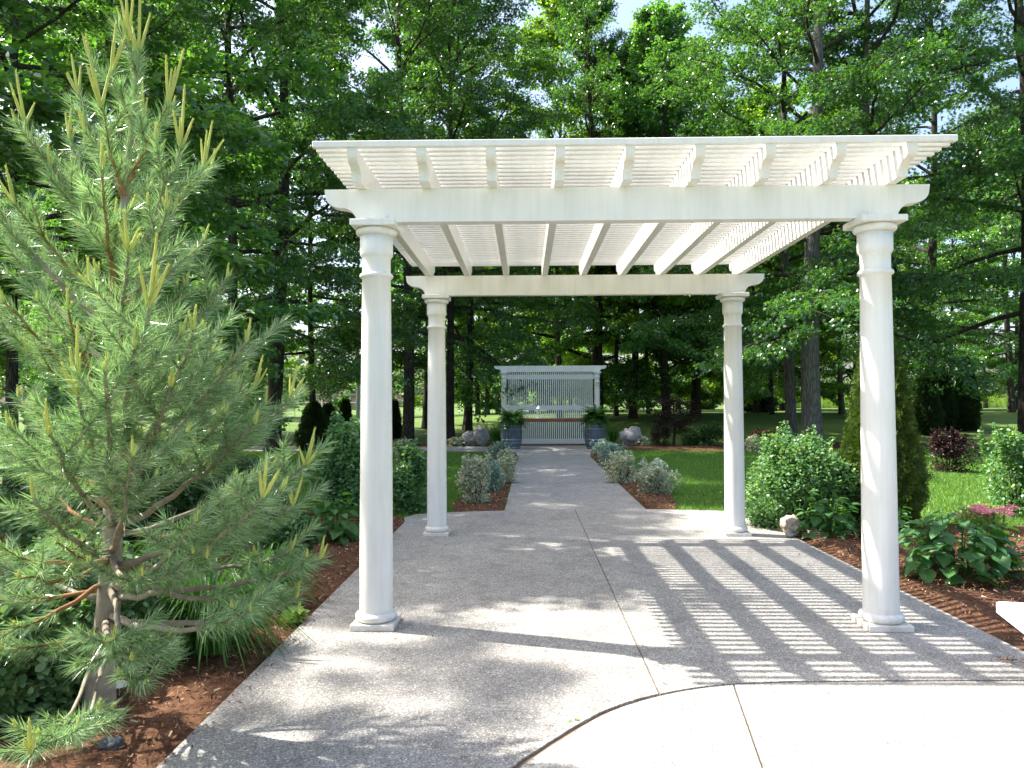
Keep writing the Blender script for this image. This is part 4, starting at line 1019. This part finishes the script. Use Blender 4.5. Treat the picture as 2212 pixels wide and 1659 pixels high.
# ------------------------------------------------------------------ far things
def treeline():
    rg = np.random.default_rng(6); P_ = []
    for x in np.linspace(-230, 240, 60):
        y = 210 + rg.uniform(-20, 20); h = rg.uniform(8, 15) * (1.25 if x < -20 else .9); w_ = rg.uniform(5, 9)
        u = rg.normal(size=(420, 3)); u /= np.linalg.norm(u, axis=1)[:, None]; u *= (1 - np.abs(rg.normal(0, .12, 420)))[:, None]
        u[:, 2] = u[:, 2] * h * .5 + h * .5; u[:, 0] *= w_; u[:, 1] *= w_; P_.append(u + np.array([x, y, .4]))
    P_ = np.concatenate(P_); V_, F_ = scatter(*HEX, P_, frames(len(P_), rg, .9), rg.uniform(1.2, 2.4, len(P_)))
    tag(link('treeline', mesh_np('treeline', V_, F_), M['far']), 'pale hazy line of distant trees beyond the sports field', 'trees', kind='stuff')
treeline()
def meadow():
    rg = np.random.default_rng(8); n_ = 9000; x = rg.uniform(25, 90, n_); y = rg.uniform(78, 92, n_)
    pos = np.stack([x, y, np.full(n_, .8)], 1); V_, F_ = scatter([(-.5, 0, 0), (.5, 0, 0), (.1, 0, 1.4)], [(0, 1, 2)], pos, np.broadcast_to(np.eye(3), (n_, 3, 3)), rg.uniform(.5, 1.1, n_))
    tag(link('tall_grass', mesh_np('tall_grass', V_, F_), M['lime']), 'tall pale meadow grass beyond the right lawn', 'grass', kind='stuff')
meadow()
def fence(x0, x1, Y, h, step, label):
    t = empty('chain_link_fence', ((x0 + x1) / 2, Y, 0)); tag(t, label, 'fence', 'chain link fences round the sports field'); xm = (x0 + x1) / 2
    xs_ = np.arange(x0, x1 + .1, step); rail = []
    pm = MB().tube([(0, 0, 0), (0, 0, h + .05)], .03, 6).mesh('post')
    for x in xs_: link('post', pm, M['metal'], t, loc=(x - xm, 0, float(tz(x, Y))))
    MB().tube([(x - xm, 0, float(tz(x, Y)) + h) for x in xs_], .025, 5).build('rail', M['metal'], t)
    q = []; f = []
    z_ = lambda x: float(tz(x, Y))
    for x in np.arange(x0, x1, .22):
        for s_ in (-1, 1):
            k = len(q); xa, xb = x, x + s_ * h; q += [(xa - xm, 0, z_(xa)), (xa - xm + .006, 0, z_(xa)), (xb - xm + .006, 0, z_(xb) + h), (xb - xm, 0, z_(xb) + h)]; f.append((k, k + 1, k + 2, k + 3))
    o = MB().add(q, f).build('wire_mesh', M['metal'], t); o['kind'] = 'stuff'
fence(-42, 6, 66, 1.25, 3.0, 'low chain link fence across the field behind the left columns')
fence(8, 44, 80, 1.25, 3.0, 'low chain link fence across the field right of the screen')
P = A(720, 850, 85)
t = empty('backstop', (P[0], 85, float(tz(P[0], 85)))); tag(t, 'tall chain link backstop on the sports field left of the columns', 'backstop')
for x in (-2, 0, 2): MB().tube([(x, 0, 0), (x, 0, 3.6)], .05, 6).build('post', M['metal'], t)
for z in (.1, 1.8, 3.6): MB().tube([(-2, 0, z), (2, 0, z)], .03, 5).build('rail', M['metal'], t)
q = MB()
for k in range(28): q.box((-1.95 + k * .145, 0, 1.85), (.008, .004, 3.5))
for k in range(24): q.box((0, .006, .15 + k * .15), (4, .004, .008))
q.build('wire_mesh', M['metal'], t)['kind'] = 'stuff'
for px, Y, h, lb, mt_ in ((698, 75, 6.5, 'wooden utility pole in the gap left of the left front column', 'verd'), (773, 60, 17, 'tall thin pole beside the left front column', 'metal')):
    P = A(px, 860, Y); t = empty('utility_pole', (P[0], Y, float(tz(P[0], Y)))); tag(t, lb, 'pole')
    MB().tube([(0, 0, 0), (0, 0, h)], [.16, .11], 10).build('post', M[mt_], t)
    MB().box((0, 0, h - .4), (1.2, .08, .1)).build('crossarm', M[mt_], t)
P = A(752, 858, 130); t = empty('building', (P[0], 130, float(tz(P[0], 130)))); tag(t, 'low brick building far off across the sports field', 'building')
MB().box((0, 0, 1.3), (7, 5, 2.6)).build('wall', M['brick'], t)
MB().prism([(-3.8, -2.8), (3.8, -2.8), (3.8, 2.8), (-3.8, 2.8)], 2.61, 2.9).build('roof', M['roofmat'], t)
for x in (-2.2, 0, 2.2): MB().box((x, -2.52, 1.4), (1, .06, 1)).build('window', M['roofmat'], t)

# ------------------------------------------------------------------ the white pine in front
rp = np.random.default_rng(21)
def trunk_at(z):
    t_ = z / 3.3
    return np.array([-2.07 + .19 * t_ + .02 * math.sin(z * 2.2), 3.52 - .06 * t_, z])
pine = empty('pine_tree', (-2.07, 3.52, 0)); tag(pine, 'young pine with long soft needles and pale upright new shoots left of the paving', 'tree')
PO = np.array([-2.07, 3.52, 0])
zz = np.linspace(-.05, 3.22, 22)
MB().tube([trunk_at(z) - PO for z in zz], [.058 * (1 - z / 3.3) + .004 + .03 * math.exp(-max(z, 0) / .08) for z in zz], 14).build('trunk', M['pinebark'], pine, True)
# tips (picture x, y), depth shift toward the viewer (+) or away (-), shoot length
TIPS = [
 (277, 88, 0, .26), (218, 232, .25, .24), (55, 268, .1, .2), (240, 160, .1, .2), (363, 228, .1, .22), (390, 322, .3, .22), (440, 362, 0, .18), (170, 205, -.1, .16),
 (220, 368, .5, .1), (360, 455, .4, .08), (33, 442, .3, .13), (10, 505, -.2, .1), (293, 378, -.2, .08), (107, 362, .1, .08), (277, 545, .7, .12), (150, 300, -.2, .14), (310, 250, -.2, .14),
 (322, 665, .95, .2), (490, 602, .2, .05), (147, 668, .6, .06), (7, 652, .5, .05), (290, 755, .95, .06), (417, 712, .75, .07), (533, 738, .5, .07), (227, 802, 1.0, .03), (167, 855, .9, .2),
 (370, 835, .8, .05), (500, 832, .2, .07), (547, 842, -.1, .14), (480, 902, .5, .06), (627, 860, .1, .12), (550, 915, .5, .04), (107, 938, .9, .1), (33, 948, .7, .05),
 (287, 985, .95, .05), (73, 1075, .9, .06), (660, 1005, .55, .12), (567, 1075, .9, .12), (633, 1090, .5, .1), (440, 520, -.3, .07), (100, 560, -.1, .08), (60, 760, .2, .07),
 (123, 1170, .5, .02), (423, 1125, .9, .03), (533, 1135, .6, .03), (307, 1243, .75, .03), (447, 1205, .7, .03), (627, 1195, .2, .06), (690, 1208, .35, .08), (540, 1320, .75, .02),
 (247, 1378, .85, .03), (283, 1425, .8, .02), (313, 1475, .6, .01), (67, 1625, 1.1, .1), (170, 1585, .9, .05), (43, 1250, .6, .03), (5, 1400, .4, .02), (563, 1292, .4, .05), (640, 1290, .3, .05),
 (400, 620, .1, .06), (470, 760, -.2, .05), (200, 640, -.1, .05), (40, 860, -.2, .05), (250, 470, .3, .06), (180, 430, .2, .08), (330, 560, -.3, .05),
 (-60, 1178, -.2, .03), (-60, 1292, .1, .03), (-60, 380, .1, .1), (-90, 620, .2, .08), (-120, 900, .3, .06), (-130, 1150, .4, .05), (-100, 1400, .5, .04), (500, 1150, -.2, .04), (590, 1010, -.2, .05), (60, 1010, -.3, .04),
]
def needles(V_, path, r, dens, nl, ang=.75, lo=0.0, wn=.0021):
    pa = np.array(path); seg = np.linalg.norm(np.diff(pa, axis=0), axis=1); L = seg.sum(); n_ = max(8, int(L * (1 - lo) * dens)); cum = np.concatenate([[0], np.cumsum(seg)])
    s_ = rp.uniform(lo * L, L * 1.0, n_); i0 = np.clip(np.searchsorted(cum, s_) - 1, 0, len(seg) - 1)
    b = pa[i0] + (pa[i0 + 1] - pa[i0]) * ((s_ - cum[i0]) / (seg[i0] + 1e-9))[:, None]
    tg = (pa[i0 + 1] - pa[i0]) / (seg[i0][:, None] + 1e-9)
    rd = rp.normal(size=(n_, 3)); rd -= tg * (rd * tg).sum(1)[:, None]; rd /= np.linalg.norm(rd, axis=1)[:, None]
    aa = ang * rp.uniform(.55, 1.35, n_) * np.where(s_ > L - .03, .7, 1)
    d_ = tg * np.cos(aa)[:, None] + rd * np.sin(aa)[:, None]; d_[:, 2] -= .05
    ln = nl * rp.uniform(.75, 1.1, n_); q = np.cross(d_, rp.normal(size=(n_, 3))); q /= np.linalg.norm(q, axis=1)[:, None]
    w_ = wn
    tip = b + d_ * ln[:, None] - np.array([0, 0, 1]) * (ln * ln * .8)[:, None]
    V_.append(np.stack([b - q * w_, b + q * w_, tip], 1).reshape(-1, 3))
def bez(a_, c_, e_, n_=8):
    return [a_ * (1 - t_) ** 2 + c_ * 2 * t_ * (1 - t_) + e_ * t_ * t_ for t_ in np.linspace(0, 1, n_)]
def shoots(SH, tip, up, length, k):
    for j in range(k):
        l = length * (1 if j == 0 else rp.uniform(.4, .8)); d_ = up * .55 + np.array([0, 0, 1.0]) + rp.normal(size=3) * (.1 if j == 0 else .42); d_ /= np.linalg.norm(d_)
        bnd = np.array([0, 0, 1]) * l * .15
        pth = bez(tip, tip + d_ * l * .5, tip + d_ * l * .95 + bnd, 5); q = MB(); sv = []
        q.tube(pth, [.006, .0068, .0064, .0055, .003], 6)
        needles(sv, pth, 0, 1700, .02, .42, 0, .0011)
        sv = np.concatenate(sv); q.add(sv, [(i, i + 1, i + 2) for i in range(0, len(sv), 3)]); SH.append(q)
def bough(tip, dshoot, main=True, lowf=.0):
    R_ = tip - trunk_at(tip[2]); rad_ = math.hypot(R_[0], R_[1])
    slope = np.interp(tip[2], [0, .6, 1.4, 2.4, 3.3], [.05, .15, .45, .9, 1.6])
    za = float(np.clip(tip[2] - slope * rad_ - .05 + (rp.uniform(-.05, .38) if tip[2] < .9 else 0), .3, 3.1)); a_ = trunk_at(za)
    c_ = a_ + (tip - a_) * .55 + np.array([0, 0, -.10 * rad_ - .02]); path_ = bez(a_, c_, tip, 10)
    path_ = [p + rp.normal(size=3) * .006 * (0 < i < 9) for i, p in enumerate(path_)]
    L = sum(np.linalg.norm(path_[i + 1] - path_[i]) for i in range(9))
    r0 = (.007 + .010 * min(1.3, L)) * (.6 if tip[2] < .4 else 1)
    off = a_.copy()
    NV = []; SH = []; WD = MB()
    WD.tube([p - off for p in path_], [r0 * (1 - .72 * i / 9) for i in range(10)], 7)
    lo = max(0.12, 1 - (.56 if tip[2] > 1.2 else .42) / max(L, .3))
    loc_ = [p - off for p in path_]
    needles(NV, loc_, 0, 760, .098, .72, lo)
    up = path_[-1] - path_[-2]; up /= np.linalg.norm(up)
    shoots(SH, loc_[-1], up, dshoot * 1.15, 4 if dshoot > .1 else 3)
    k_ = int(2 + L * (2.9 if tip[2] > 1.2 else 1.9))
    for j in range(k_):
        s_ = lo + (1 - lo) * (.08 + .78 * (j + rp.random() * .6) / k_); q = s_ * 9; i0 = min(int(q), 8); b = loc_[i0] + (loc_[i0 + 1] - loc_[i0]) * (q - i0)
        tg = loc_[i0 + 1] - loc_[i0]; tg /= np.linalg.norm(tg)
        rd = np.cross(tg, [0, 0, 1]); rd /= np.linalg.norm(rd) + 1e-6; d_ = tg * .8 + rd * (1 if j % 2 else -1) * rp.uniform(.5, .9) + np.array([0, 0, rp.uniform(-.1, .35)]); d_ /= np.linalg.norm(d_)
        l = rp.uniform(.1, .24) * (.6 + .5 * min(1, L)); pth = bez(b, b + d_ * l * .5, b + d_ * l + np.array([0, 0, l * .2]), 5)
        WD.tube(pth, [.0042, .004, .0035, .003, .0025], 5); needles(NV, pth, 0, 760, .092, .72, .1)
        if rp.random() < .38: shoots(SH, pth[-1], d_, max(.02, dshoot * rp.uniform(.25, .6)), 2)
    pt = WD.build('branch', M['twig'] if L < .8 else M['pinebark'], pine, True, loc=off - PO)
    V_ = np.concatenate(NV); o = link('needles', mesh_np('needles', V_, np.arange(len(V_)).reshape(-1, 3)), M['needle'], pt); o['kind'] = 'stuff'
    for q in SH: q.build('new_shoot', M['shoot'], pt)
for (px, py, ds, sl_) in TIPS:
    Yt = 3.48 - ds
    tip = A(px, py, Yt)
    tip[2] = max(tip[2], .1)
    bough(tip, sl_)
NV = []
lp = [trunk_at(z) - PO for z in np.linspace(2.5, 3.2, 8)]
needles(NV, lp, 0, 1300, .09, .6)
V_ = np.concatenate(NV); o = link('needles', mesh_np('needles', V_, np.arange(len(V_)).reshape(-1, 3)), M['needle'], pine); o['kind'] = 'stuff'
SH = []
shoots(SH, lp[-1], np.array([0, 0, 1.0]), .34, 6)
for q in SH: q.build('new_shoot', M['shoot'], pine)
print('trees', ntree)
tot = sum(len(me.polygons) for me in bpy.data.meshes)
print('polys', tot)
